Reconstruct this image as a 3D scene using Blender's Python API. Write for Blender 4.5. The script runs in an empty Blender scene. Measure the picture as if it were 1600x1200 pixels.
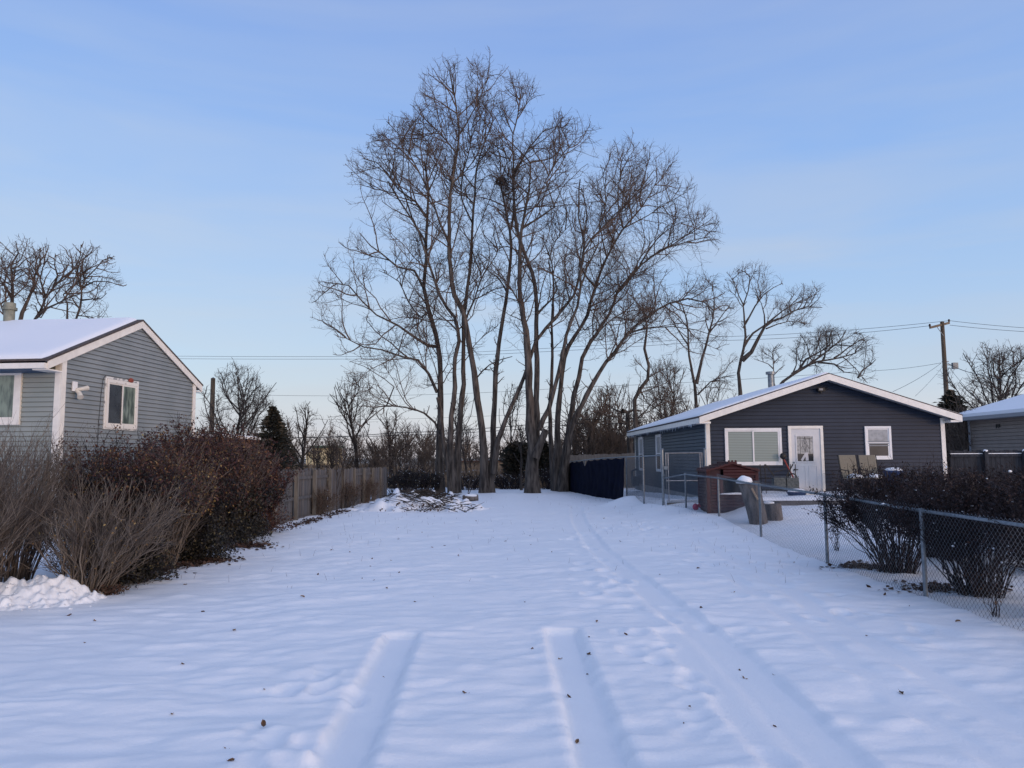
import bpy, math, random
import numpy as np
from mathutils import Vector, Matrix, noise as mnoise
R = math.radians
scene = bpy.context.scene
col = scene.collection

# ------------------------------------------------------------------ camera
EYE = 1.8
F = 1200.0
PITCH = math.atan(115.0/1200.0)
ROLL = -0.006
cam_d = bpy.data.cameras.new('camera')
cam = bpy.data.objects.new('camera', cam_d); col.objects.link(cam)
CR = Matrix.Rotation(R(90)+PITCH, 3, 'X') @ Matrix.Rotation(ROLL, 3, 'Z')
cam.matrix_world = Matrix.Translation((0, 0, EYE)) @ CR.to_4x4()
cam_d.sensor_width = 36; cam_d.lens = 36*F/1600.0
cam_d.clip_start = 0.05; cam_d.clip_end = 6000
scene.camera = cam

def P(px, py, Y):
    """world point seen at photo pixel px,py at world depth Y"""
    d = CR @ Vector(((px-800)/F, (600-py)/F, -1.0))
    t = Y/d.y
    return Vector((d.x*t, Y, EYE+d.z*t))
def XZ(px, py, Y):
    p = P(px, py, Y); return p.x, p.z

# ------------------------------------------------------------------ terrain
def sst(a, b, x):
    t = np.clip((x-a)/(b-a), 0, 1); return t*t*(3-2*t)
def terrain(x, y):
    x = np.asarray(x, float); y = np.asarray(y, float)
    z = 0.08*sst(8, 24, y)
    z = z + 0.20*sst(3.2, 5.2, x)*sst(15, 21, y)*(1-sst(30, 42, y))
    z = z + 0.17*np.exp(-((x-5.2)**2/2.0+(y-24.5)**2/5.0))
    z = z + 0.18*sst(5.6, 6.4, x)*sst(17.5, 20.2, y)*(1-sst(30, 40, y))
    z = z + 0.06*np.sin(x*0.45+1)*np.sin(y*0.23)*sst(5, 14, y)
    z = z + 0.55*sst(44, 75, y)*(1-sst(-2, 6, x))
    return z
def T(x, y): return float(terrain(x, y))
def G(px, py):
    """point of the snow surface at photo pixel"""
    d = CR @ Vector(((px-800)/F, (600-py)/F, -1.0))
    z = 0.0
    for _ in range(12):
        t = (z-EYE)/d.z
        z = 0.5*z+0.5*T(d.x*t, d.y*t)
    t = (z-EYE)/d.z
    return Vector((d.x*t, d.y*t, T(d.x*t, d.y*t)))

# ------------------------------------------------------------------ helpers
def tag(o, label=None, cat=None, group=None, kind=None):
    if label: o['label'] = label
    if cat: o['category'] = cat
    if group: o['group'] = group
    if kind: o['kind'] = kind
    return o
def thing(name, label, cat, loc=(0, 0, 0), rz=0.0, group=None):
    o = bpy.data.objects.new(name, None); col.objects.link(o)
    o.location = loc; o.rotation_euler = (0, 0, rz); o.empty_display_size = 0.2
    return tag(o, label, cat, group)
def link(name, me, mat, parent=None, world=False):
    o = bpy.data.objects.new(name, me); col.objects.link(o)
    if mat:
        for m in (mat if isinstance(mat, (list, tuple)) else [mat]): me.materials.append(m)
    if parent:
        o.parent = parent
        if world:
            o.matrix_parent_inverse = Matrix.Translation(-Vector(parent.location))
    return o
def qmesh(name, V, Q, smooth=False, mi=None):
    me = bpy.data.meshes.new(name)
    V = np.asarray(V, np.float32).reshape(-1, 3); Q = np.asarray(Q, np.int32).reshape(-1, 4)
    me.vertices.add(len(V)); me.vertices.foreach_set('co', V.ravel())
    me.loops.add(Q.size); me.loops.foreach_set('vertex_index', Q.ravel())
    me.polygons.add(len(Q))
    me.polygons.foreach_set('loop_start', np.arange(0, Q.size, 4, dtype=np.int32))
    me.polygons.foreach_set('loop_total', np.full(len(Q), 4, np.int32))
    if smooth: me.polygons.foreach_set('use_smooth', np.ones(len(Q), bool))
    if mi is not None: me.polygons.foreach_set('material_index', np.asarray(mi, np.int32))
    me.update(calc_edges=True)
    return me

class MB:
    def __init__(s, M=None): s.v = []; s.f = []; s.M = M
    def add(s, vs, fs):
        n = len(s.v)
        for v in vs:
            v = Vector(v)
            if s.M is not None: v = s.M @ v
            s.v.append(tuple(v))
        for f in fs: s.f.append([n+i for i in f])
    def box(s, x0, x1, y0, y1, z0, z1):
        s.add([(x0,y0,z0),(x1,y0,z0),(x1,y1,z0),(x0,y1,z0),(x0,y0,z1),(x1,y0,z1),(x1,y1,z1),(x0,y1,z1)],
              [(0,3,2,1),(4,5,6,7),(0,1,5,4),(1,2,6,5),(2,3,7,6),(3,0,4,7)])
    def bar(s, a, b, w, h, up=(0,0,1)):
        a = Vector(a); b = Vector(b); t = (b-a).normalized(); up = Vector(up)
        u = t.cross(up)
        if u.length < 1e-3: u = t.cross(Vector((1,0,0)))
        u.normalize(); v = u.cross(t)
        vs = []
        for p in (a, b):
            for (i, j) in ((-1,-1),(1,-1),(1,1),(-1,1)): vs.append(p+u*i*w/2+v*j*h/2)
        s.add(vs, [(0,1,2,3),(7,6,5,4),(0,4,5,1),(1,5,6,2),(2,6,7,3),(3,7,4,0)])
    def tube(s, pts, rad, n=8, caps=True):
        pts = [Vector(p) for p in pts]
        if not isinstance(rad, (list, tuple)): rad = [rad]*len(pts)
        vs = []; fs = []; t0 = (pts[-1]-pts[0]).normalized()
        ref = Vector((0,0,1)) if abs(t0.z) < 0.9 else Vector((1,0,0))
        for i, p in enumerate(pts):
            t = (pts[min(i+1, len(pts)-1)]-pts[max(i-1, 0)]).normalized()
            u = t.cross(ref).normalized(); v = t.cross(u)
            for k in range(n):
                a = 2*math.pi*k/n; vs.append(p+(u*math.cos(a)+v*math.sin(a))*rad[i])
        for i in range(len(pts)-1):
            for k in range(n):
                k2 = (k+1) % n; fs.append((i*n+k, i*n+k2, (i+1)*n+k2, (i+1)*n+k))
        if caps:
            fs.append(tuple(range(n))); fs.append(tuple((len(pts)-1)*n+k for k in reversed(range(n))))
        s.add(vs, fs)
    def prism(s, poly, y0, y1):
        """polygon in x,z extruded from y0 to y1"""
        n = len(poly)
        s.add([(x, y0, z) for x, z in poly]+[(x, y1, z) for x, z in poly],
              [tuple(range(n)), tuple(range(2*n-1, n-1, -1))]+[(i, i+n, (i+1) % n+n, (i+1) % n) for i in range(n)])
    def blob(s, c, r, seed=0, n=10, m=7, amp=0.2, zmin=None):
        vs = []; fs = []
        for j in range(m+1):
            th = math.pi*j/m
            for i in range(n):
                ph = 2*math.pi*i/n
                d = Vector((math.sin(th)*math.cos(ph), math.sin(th)*math.sin(ph), math.cos(th)))
                k = 1+amp*mnoise.noise(d*1.8+Vector((seed*3.1, seed*1.7, seed)))
                q = Vector((c[0]+d.x*r[0]*k, c[1]+d.y*r[1]*k, c[2]+d.z*r[2]*k))
                if zmin is not None and q.z < zmin: q.z = zmin
                vs.append(q)
        for j in range(m):
            for i in range(n):
                i2 = (i+1) % n; fs.append((j*n+i, (j+1)*n+i, (j+1)*n+i2, j*n+i2))
        s.add(vs, fs)
    def build(s, name, mat, parent=None, smooth=False, bevel=0, world=False):
        me = bpy.data.meshes.new(name); me.from_pydata(s.v, [], s.f); me.update()
        if smooth: me.polygons.foreach_set('use_smooth', [True]*len(me.polygons))
        o = link(name, me, mat, parent, world)
        if bevel:
            b = o.modifiers.new('bevel', 'BEVEL'); b.width = bevel; b.segments = 2; b.limit_method = 'ANGLE'
        return o

class Tubes:
    def __init__(s): s.g = {}; s.arr = []
    def add(s, pts, r, n=3): s.g.setdefault((len(pts), n), []).append((pts, r))
    def mesh(s, name, smooth=True):
        Vs = []; Qs = []; off = 0
        jobs = [(np.array([[tuple(q) for q in l[0]] for l in L], float), np.array([l[1] for l in L], float), S) for (N, S), L in s.g.items()]+s.arr
        for (A, Rr, S) in jobs:
            B, N = A.shape[:2]
            t = np.empty_like(A); t[:, 1:-1] = A[:, 2:]-A[:, :-2]; t[:, 0] = A[:, 1]-A[:, 0]; t[:, -1] = A[:, -1]-A[:, -2]
            t /= np.linalg.norm(t, axis=2, keepdims=True)+1e-9
            m = A[:, -1]-A[:, 0]; m /= np.linalg.norm(m, axis=1, keepdims=True)+1e-9
            ref = np.where(np.abs(m[:, 2:3]) > 0.8, np.array([[1., 0, 0]]), np.array([[0., 0, 1]]))[:, None, :]
            u = np.cross(t, ref); u /= np.linalg.norm(u, axis=2, keepdims=True)+1e-9
            v = np.cross(t, u)
            a = 2*np.pi*np.arange(S)/S
            V = A[:, :, None, :]+Rr[:, :, None, None]*(u[:, :, None, :]*np.cos(a)[None, None, :, None]+v[:, :, None, :]*np.sin(a)[None, None, :, None])
            Vs.append(V.reshape(-1, 3))
            b = np.arange(B)[:, None, None]; i = np.arange(N-1)[None, :, None]; k = np.arange(S)[None, None, :]
            k2 = (k+1) % S; base = b*N*S+off
            Q = np.stack([base+i*S+k, base+i*S+k2, base+(i+1)*S+k2, base+(i+1)*S+k], -1)
            Qs.append(Q.reshape(-1, 4)); off += B*N*S
        return qmesh(name, np.concatenate(Vs), np.concatenate(Qs), smooth)
    def n(s): return sum(len(l) for l in s.g.values())+sum(len(a[0]) for a in s.arr)

def leaf_quads(C, size, rng, flat=0.0, aspect=0.6, tip=None):
    C = np.asarray(C, float); n = len(C)
    a = rng.normal(size=(n, 3)); a[:, 2] *= (1-flat); a /= np.linalg.norm(a, axis=1, keepdims=True)+1e-9
    if tip is not None:
        a = tip/(np.linalg.norm(tip, axis=1, keepdims=True)+1e-9)+0.5*a
        a /= np.linalg.norm(a, axis=1, keepdims=True)+1e-9
    b = rng.normal(size=(n, 3)); b[:, 2] *= (1-flat); b -= a*(a*b).sum(1, keepdims=True); b /= np.linalg.norm(b, axis=1, keepdims=True)+1e-9
    s = size*(0.6+0.8*rng.random((n, 1)))
    nn = np.cross(a, b)
    V = np.stack([C-a*s*0.5, C+b*s*0.5*aspect+nn*s*0.12, C+a*s*0.5, C-b*s*0.5*aspect+nn*s*0.12], 1).reshape(-1, 3)
    Q = np.arange(4*n).reshape(-1, 4)
    return V, Q

# ------------------------------------------------------------------ materials
MATS = {}
def mat(name, c1, c2=None, scale=3.0, rough=0.8, bump=0.0, bscale=None, stretch=(1, 1, 1), island=None, spec=0.3, metal=0.0, detail=6, coat=0.0, wave=None, lo=0.35, hi=0.65):
    if name in MATS: return MATS[name]
    m = bpy.data.materials.new(name); m.use_nodes = True; nt = m.node_tree; N = nt.nodes; L = nt.links
    bs = N['Principled BSDF']
    bs.inputs['Roughness'].default_value = rough; bs.inputs['Specular IOR Level'].default_value = spec
    bs.inputs['Metallic'].default_value = metal; bs.inputs['Coat Weight'].default_value = coat
    bs.inputs['Coat Roughness'].default_value = 0.04
    tc = N.new('ShaderNodeTexCoord'); mp = N.new('ShaderNodeMapping'); mp.inputs['Scale'].default_value = stretch
    L.new(tc.outputs['Object'], mp.inputs['Vector'])
    nz = N.new('ShaderNodeTexNoise'); nz.inputs['Scale'].default_value = scale; nz.inputs['Detail'].default_value = detail
    L.new(mp.outputs[0], nz.inputs['Vector'])
    colout = None
    if c2 is not None:
        cr = N.new('ShaderNodeValToRGB'); cr.color_ramp.elements[0].position = lo; cr.color_ramp.elements[1].position = hi
        cr.color_ramp.elements[0].color = (*c1, 1); cr.color_ramp.elements[1].color = (*c2, 1)
        L.new(nz.outputs['Fac'], cr.inputs[0]); colout = cr.outputs[0]
    if island:
        ge = N.new('ShaderNodeNewGeometry'); ir = N.new('ShaderNodeValToRGB'); ir.color_ramp.interpolation = 'LINEAR'
        els = ir.color_ramp.elements
        els[0].color = (*island[0], 1); els[1].color = (*island[-1], 1)
        for k in range(1, len(island)-1):
            e = els.new(k/(len(island)-1)); e.color = (*island[k], 1)
        L.new(ge.outputs['Random Per Island'], ir.inputs[0])
        if colout is None: colout = ir.outputs[0]
        else:
            mx = N.new('ShaderNodeMix'); mx.data_type = 'RGBA'; mx.inputs[0].default_value = 0.55
            L.new(colout, mx.inputs[6]); L.new(ir.outputs[0], mx.inputs[7]); colout = mx.outputs[2]
    if colout is None: bs.inputs['Base Color'].default_value = (*c1, 1)
    else: L.new(colout, bs.inputs['Base Color'])
    if bump:
        bn = N.new('ShaderNodeBump'); bn.inputs['Strength'].default_value = 1.0; bn.inputs['Distance'].default_value = bump
        n2 = N.new('ShaderNodeTexNoise'); n2.inputs['Scale'].default_value = bscale or scale*4; n2.inputs['Detail'].default_value = 5
        L.new(mp.outputs[0], n2.inputs['Vector']); L.new(n2.outputs['Fac'], bn.inputs['Height']); L.new(bn.outputs[0], bs.inputs['Normal'])
    MATS[name] = m
    return m
def SR(r, g, b):
    f = lambda c: (c/255/12.92) if c/255 <= 0.04045 else ((c/255+0.055)/1.055)**2.4
    return (f(r), f(g), f(b))

def snow_material(name, tint=(0.80, 0.825, 0.865), field=False):
    m = bpy.data.materials.new(name); m.use_nodes = True; nt = m.node_tree; N = nt.nodes; L = nt.links
    bs = N['Principled BSDF']; bs.inputs['Roughness'].default_value = 0.55; bs.inputs['Specular IOR Level'].default_value = 0.25
    bs.inputs['Base Color'].default_value = (*tint, 1)
    tc = N.new('ShaderNodeTexCoord')
    n1 = N.new('ShaderNodeTexNoise'); n1.inputs['Scale'].default_value = 24; n1.inputs['Detail'].default_value = 8; n1.inputs['Roughness'].default_value = 0.72
    L.new(tc.outputs['Object'], n1.inputs['Vector'])
    b1 = N.new('ShaderNodeBump'); b1.inputs['Distance'].default_value = 0.008; b1.inputs['Strength'].default_value = 0.8
    L.new(n1.outputs['Fac'], b1.inputs['Height']); L.new(b1.outputs[0], bs.inputs['Normal'])
    if field:
        # dead grass shows through the thin snow beyond the trees and by the fence lines
        sp = N.new('ShaderNodeSeparateXYZ'); L.new(tc.outputs['Object'], sp.inputs[0])
        far = N.new('ShaderNodeMapRange'); far.inputs[1].default_value = 40; far.inputs[2].default_value = 47; L.new(sp.outputs['Y'], far.inputs[0])
        n2 = N.new('ShaderNodeTexNoise'); n2.inputs['Scale'].default_value = 0.35; n2.inputs['Detail'].default_value = 8; n2.inputs['Roughness'].default_value = 0.65
        L.new(tc.outputs['Object'], n2.inputs['Vector'])
        r2 = N.new('ShaderNodeMapRange'); r2.inputs[1].default_value = 0.49; r2.inputs[2].default_value = 0.56; L.new(n2.outputs['Fac'], r2.inputs[0])
        f2 = N.new('ShaderNodeMapRange'); f2.inputs[1].default_value = 60; f2.inputs[2].default_value = 85; L.new(sp.outputs['Y'], f2.inputs[0])
        mx_ = N.new('ShaderNodeMath'); mx_.operation = 'MAXIMUM'; L.new(r2.outputs[0], mx_.inputs[0]); L.new(f2.outputs[0], mx_.inputs[1])
        mu = N.new('ShaderNodeMath'); mu.operation = 'MULTIPLY'; L.new(far.outputs[0], mu.inputs[0]); L.new(mx_.outputs[0], mu.inputs[1])
        n3 = N.new('ShaderNodeTexNoise'); n3.inputs['Scale'].default_value = 2.5; n3.inputs['Detail'].default_value = 8
        L.new(tc.outputs['Object'], n3.inputs['Vector'])
        cr = N.new('ShaderNodeValToRGB'); cr.color_ramp.elements[0].position = 0.35; cr.color_ramp.elements[1].position = 0.65
        cr.color_ramp.elements[0].color = (0.085, 0.06, 0.04, 1); cr.color_ramp.elements[1].color = (0.26, 0.19, 0.12, 1)
        L.new(n3.outputs['Fac'], cr.inputs[0])
        mx = N.new('ShaderNodeMix'); mx.data_type = 'RGBA'; mx.inputs[6].default_value = (*tint, 1)
        L.new(mu.outputs[0], mx.inputs[0]); L.new(cr.outputs[0], mx.inputs[7]); L.new(mx.outputs[2], bs.inputs['Base Color'])
    return m
SNOW = snow_material('snow'); SNOWG = snow_material('snow_ground', field=True)

WHITE = mat('white_paint', (0.80, 0.77, 0.71), (0.72, 0.69, 0.64), 6, 0.5)
WHITEV = mat('white_vinyl', (0.78, 0.78, 0.78), (0.70, 0.70, 0.71), 5, 0.4)
PEEL = mat('peeling_paint', (0.36, 0.30, 0.25), (0.72, 0.69, 0.64), 9, 0.7, 0.004, 30, lo=0.28, hi=0.34)
SIDE_L = mat('grey_siding', (0.20, 0.228, 0.240), (0.245, 0.272, 0.285), 1.2, 0.55, 0.0006, 60)
SIDE_LF = mat('sage_siding', (0.25, 0.285, 0.275), (0.285, 0.31, 0.30), 1.2, 0.55)
SIDE_R = mat('charcoal_siding', (0.012, 0.021, 0.042), (0.018, 0.028, 0.052), 1.5, 0.5, 0.0006, 60)
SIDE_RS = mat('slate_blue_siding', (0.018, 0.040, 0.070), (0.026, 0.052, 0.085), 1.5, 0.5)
SIDE_B = mat('taupe_siding', (0.20, 0.165, 0.14), (0.235, 0.195, 0.165), 1.5, 0.6)
SHINGLE = mat('shingle', (0.06, 0.05, 0.05), (0.10, 0.085, 0.08), 12, 0.9, 0.004, 50)
SOFFIT = mat('soffit', (0.30, 0.31, 0.34), (0.34, 0.35, 0.38), 4, 0.6)
DARKGAP = mat('dark_interior', (0.012, 0.013, 0.018), None, rough=0.6)
GALV = mat('galvanised_steel', (0.13, 0.16, 0.19), (0.23, 0.26, 0.29), 14, 0.45, metal=0.55, spec=0.5)
WIRE = mat('fence_wire', (0.10, 0.125, 0.16), (0.17, 0.20, 0.24), 20, 0.5, metal=0.4, spec=0.5)
CONC = mat('concrete', (0.20, 0.20, 0.20), (0.30, 0.30, 0.29), 5, 0.9, 0.003)
BARK = mat('bark', (0.026, 0.022, 0.020), (0.115, 0.098, 0.086), 3.0, 0.95, 0.035, 6, (3, 3, 0.5))
BARKD = mat('dark_bark', (0.028, 0.024, 0.022), (0.065, 0.054, 0.048), 3.0, 0.95, 0.02, 6, (3, 3, 0.6))
TWIG = mat('twig', (0.075, 0.054, 0.044), (0.12, 0.085, 0.066), 1.0, 0.9)
TWIGG = mat('grey_twig', (0.060, 0.051, 0.046), (0.10, 0.083, 0.073), 1.0, 0.9)
TWIGB = mat('scrub_twig', (0.075, 0.06, 0.05), (0.14, 0.105, 0.08), 0.25, 0.9, island=[(0.07, 0.055, 0.048), (0.105, 0.08, 0.065), (0.15, 0.115, 0.085)])
WOODG = mat('weathered_board', (0.06, 0.058, 0.06), (0.14, 0.13, 0.125), 2.0, 0.9, 0.003, 25, (6, 6, 0.6), island=[(0.03, 0.034, 0.044), (0.11, 0.105, 0.105), (0.055, 0.06, 0.072), (0.14, 0.125, 0.11), (0.08, 0.06, 0.052)], lo=0.42, hi=0.58)
WOODP = mat('weathered_post', (0.095, 0.088, 0.078), (0.19, 0.172, 0.148), 2.0, 0.9, 0.003, 25, (6, 6, 0.6))
WOODD = mat('dark_board', (0.018, 0.021, 0.028), (0.035, 0.04, 0.05), 2.0, 0.9, 0.003, 25, (6, 6, 0.6))
WOODT = mat('tan_board', (0.15, 0.135, 0.12), (0.23, 0.205, 0.18), 2.0, 0.9, 0.002, 25, (6, 6, 0.6), island=[(0.15, 0.13, 0.11), (0.22, 0.19, 0.16), (0.18, 0.16, 0.145)])
DECKW = mat('deck_board', (0.075, 0.075, 0.08), (0.12, 0.12, 0.125), 3.0, 0.85, 0.003, 20, (1, 6, 6))
STEMG = mat('shrub_stem_grey', (0.07, 0.058, 0.055), (0.19, 0.16, 0.13), 3, 0.9, island=[(0.045, 0.036, 0.038), (0.11, 0.09, 0.078), (0.25, 0.21, 0.17)])
STEMD = mat('shrub_stem_dark', (0.012, 0.010, 0.014), (0.03, 0.022, 0.024), 3, 0.9)
LEAF_M = mat('leaf_maroon', (0.05, 0.02, 0.02), None, rough=0.6, island=[(0.022, 0.012, 0.016), (0.055, 0.020, 0.018), (0.032, 0.015, 0.015), (0.08, 0.032, 0.022), (0.13, 0.07, 0.032)])
LEAF_D = mat('leaf_dark_green', (0.02, 0.02, 0.02), None, rough=0.55, island=[(0.010, 0.012, 0.016), (0.02, 0.022, 0.02), (0.028, 0.024, 0.02), (0.012, 0.012, 0.02), (0.10, 0.085, 0.04)])
LEAF_Y = mat('leaf_yellow', (0.2, 0.15, 0.06), None, rough=0.6, island=[(0.12, 0.07, 0.03), (0.28, 0.19, 0.07), (0.17, 0.09, 0.04), (0.36, 0.28, 0.12)])
LEAF_R = mat('leaf_hedge', (0.02, 0.02, 0.02), None, rough=0.6, island=[(0.008, 0.007, 0.011), (0.020, 0.013, 0.015), (0.042, 0.022, 0.020), (0.011, 0.009, 0.012)])
NEEDLE = mat('needle', (0.02, 0.03, 0.02), None, rough=0.7, island=[(0.022, 0.028, 0.022), (0.045, 0.046, 0.034), (0.085, 0.066, 0.045), (0.03, 0.034, 0.03)])
LITTER = mat('leaf_litter', (0.1, 0.05, 0.03), None, rough=0.8, island=[(0.03, 0.02, 0.017), (0.07, 0.034, 0.024), (0.055, 0.034, 0.026), (0.12, 0.08, 0.055)])
DRYLEAF = mat('dry_leaf', (0.13, 0.07, 0.04), (0.06, 0.035, 0.025), 12, 0.7)
GRASSM = mat('dead_grass', (0.2, 0.15, 0.1), None, rough=0.9, island=[(0.12, 0.08, 0.05), (0.24, 0.17, 0.11), (0.30, 0.23, 0.15), (0.16, 0.10, 0.07)])
SHEDM = mat('oxblood_plastic', (0.042, 0.011, 0.014), (0.058, 0.016, 0.018), 5, 0.55)
SHEDD = mat('plum_plastic', (0.032, 0.013, 0.018), (0.045, 0.019, 0.025), 5, 0.6)
TARP = mat('navy_tarp', (0.003, 0.004, 0.012), (0.005, 0.007, 0.020), 3, 0.9, 0.004, 5, spec=0.05)
BLACKP = mat('black_plastic', (0.012, 0.012, 0.014), None, rough=0.4)
BLUEP = mat('blue_plastic', (0.02, 0.04, 0.12), (0.03, 0.06, 0.16), 5, 0.45)
TANF = mat('tan_sling_fabric', (0.175, 0.155, 0.12), (0.20, 0.18, 0.14), 30, 0.8)
PINK = mat('pink_plastic', (0.42, 0.07, 0.13), (0.5, 0.10, 0.17), 8, 0.5)
PUTTY = mat('aged_white_plastic', (0.55, 0.52, 0.46), (0.62, 0.59, 0.53), 9, 0.6)
LOGW = mat('log_bark', (0.055, 0.048, 0.045), (0.18, 0.155, 0.14), 4, 0.95, 0.02, 9, (3, 3, 0.7))
LOGC = mat('cut_wood', (0.30, 0.21, 0.14), (0.40, 0.30, 0.20), 8, 0.8, 0.003)
DOORM = mat('door_paint', (0.55, 0.56, 0.58), (0.60, 0.61, 0.63), 3, 0.45)
POLEW = mat('pole_wood', (0.11, 0.085, 0.06), (0.19, 0.15, 0.11), 2, 0.9, 0.01, 12, (5, 5, 0.4))
CREAM = mat('cream_wall', (0.75, 0.62, 0.36), (0.82, 0.70, 0.45), 1, 0.8)
GREENT = mat('green_trim', (0.10, 0.20, 0.14), None, rough=0.6)
BROWNF = mat('brown_shed_wall', (0.12, 0.06, 0.04), (0.17, 0.09, 0.06), 2, 0.8)

def blind_mat(name, c1, c2, pitch, glass=0.4):
    m = bpy.data.materials.new(name); m.use_nodes = True; nt = m.node_tree; N = nt.nodes; L = nt.links
    bs = N['Principled BSDF']; bs.inputs['Roughness'].default_value = 0.5; bs.inputs['Coat Weight'].default_value = glass; bs.inputs['Coat Roughness'].default_value = 0.02
    tc = N.new('ShaderNodeTexCoord'); w = N.new('ShaderNodeTexWave'); w.bands_direction = 'Z'; w.inputs['Scale'].default_value = 0.314/pitch*1.0
    w.inputs['Distortion'].default_value = 0.0
    L.new(tc.outputs['Object'], w.inputs['Vector'])
    cr = N.new('ShaderNodeValToRGB'); cr.color_ramp.elements[0].color = (*c1, 1); cr.color_ramp.elements[1].color = (*c2, 1)
    cr.color_ramp.elements[0].position = 0.1; cr.color_ramp.elements[1].position = 0.4
    L.new(w.outputs['Fac'], cr.inputs[0]); L.new(cr.outputs[0], bs.inputs['Base Color'])
    n = N.new('ShaderNodeTexNoise'); n.inputs['Scale'].default_value = 1.5; L.new(tc.outputs['Object'], n.inputs['Vector'])
    b = N.new('ShaderNodeBump'); b.inputs['Distance'].default_value = 0.01; b.inputs['Strength'].default_value = 0.5
    L.new(n.outputs['Fac'], b.inputs['Height']); L.new(b.outputs[0], bs.inputs['Coat Normal'])
    return m
BLIND = blind_mat('blinds_behind_glass', (0.13, 0.17, 0.16), (0.22, 0.28, 0.27), 0.05)
GLASSD = mat('dark_glass', (0.018, 0.022, 0.030), (0.035, 0.04, 0.05), 3, 0.25, coat=0.35)
GLASSG = mat('curtained_glass', (0.05, 0.07, 0.06), (0.20, 0.25, 0.20), 5, 0.4, coat=1.0, stretch=(1.5, 1.5, 0.4), lo=0.4, hi=0.6)
GLASSL = mat('lace_glass', (0.20, 0.21, 0.22), (0.42, 0.43, 0.43), 16, 0.4, coat=0.3)
# ================================================================== ground
def vnoise(x, y, seed=0):
    rs = np.random.RandomState(seed); tab = rs.rand(256, 256)
    xi = np.floor(x).astype(int); yi = np.floor(y).astype(int); fx = x-xi; fy = y-yi
    fx = fx*fx*(3-2*fx); fy = fy*fy*(3-2*fy)
    g = lambda a, b: tab[a % 256, b % 256]
    return (g(xi, yi)*(1-fx)+g(xi+1, yi)*fx)*(1-fy)+(g(xi, yi+1)*(1-fx)+g(xi+1, yi+1)*fx)*fy
def fbm(x, y, o, seed):
    s = 0; a = 1; t = 0
    for k in range(o): s = s+a*vnoise(x*2**k+17*k, y*2**k+5*k, seed+k); t += a; a *= 0.5
    return s/t
def seg_dist(X, Y, pts):
    best = np.full(X.shape, 1e9); U = np.zeros(X.shape)
    acc = 0
    for (ax, ay), (bx, by) in zip(pts[:-1], pts[1:]):
        dx, dy = bx-ax, by-ay; L2 = dx*dx+dy*dy
        t = np.clip(((X-ax)*dx+(Y-ay)*dy)/L2, 0, 1)
        d = np.hypot(X-ax-t*dx, Y-ay-t*dy); m = d < best
        best = np.where(m, d, best); U = np.where(m, acc+t*math.sqrt(L2), U); acc += math.sqrt(L2)
    return best, U, acc
def g2(pts): return [tuple(G(x, y)[:2]) for x, y in pts]
a1, b1 = g2([(527, 1200), (628, 990)]); a1b = (a1[0]+(a1[0]-b1[0])*1.3, a1[1]+(a1[1]-b1[1])*1.3)
a2, b2 = g2([(948, 1200), (878, 983)]); a2b = (a2[0]+(a2[0]-b2[0])*1.3, a2[1]+(a2[1]-b2[1])*1.3)
TRACKS = [([a1b, a1, b1], 0.165, 0.055, True), ([a2b, a2, b2], 0.165, 0.058, True),
          (g2([(1480, 1330), (1312, 1200), (1225, 1105), (1140, 1020), (1050, 950), (985, 900), (935, 858), (905, 815), (900, 792)]), 0.20, 0.026, False),
          (g2([(1240, 1200), (1130, 1075), (1050, 985)]), 0.17, 0.016, True),
          (g2([(1700, 1190), (1500, 1080), (1330, 985), (1180, 890), (1080, 840)]), 0.15, 0.011, False),
          (g2([(1560, 1190), (1400, 1090), (1250, 975), (1110, 880)]), 0.10, 0.008, False)]
rng = np.random.RandomState(5)
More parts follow.
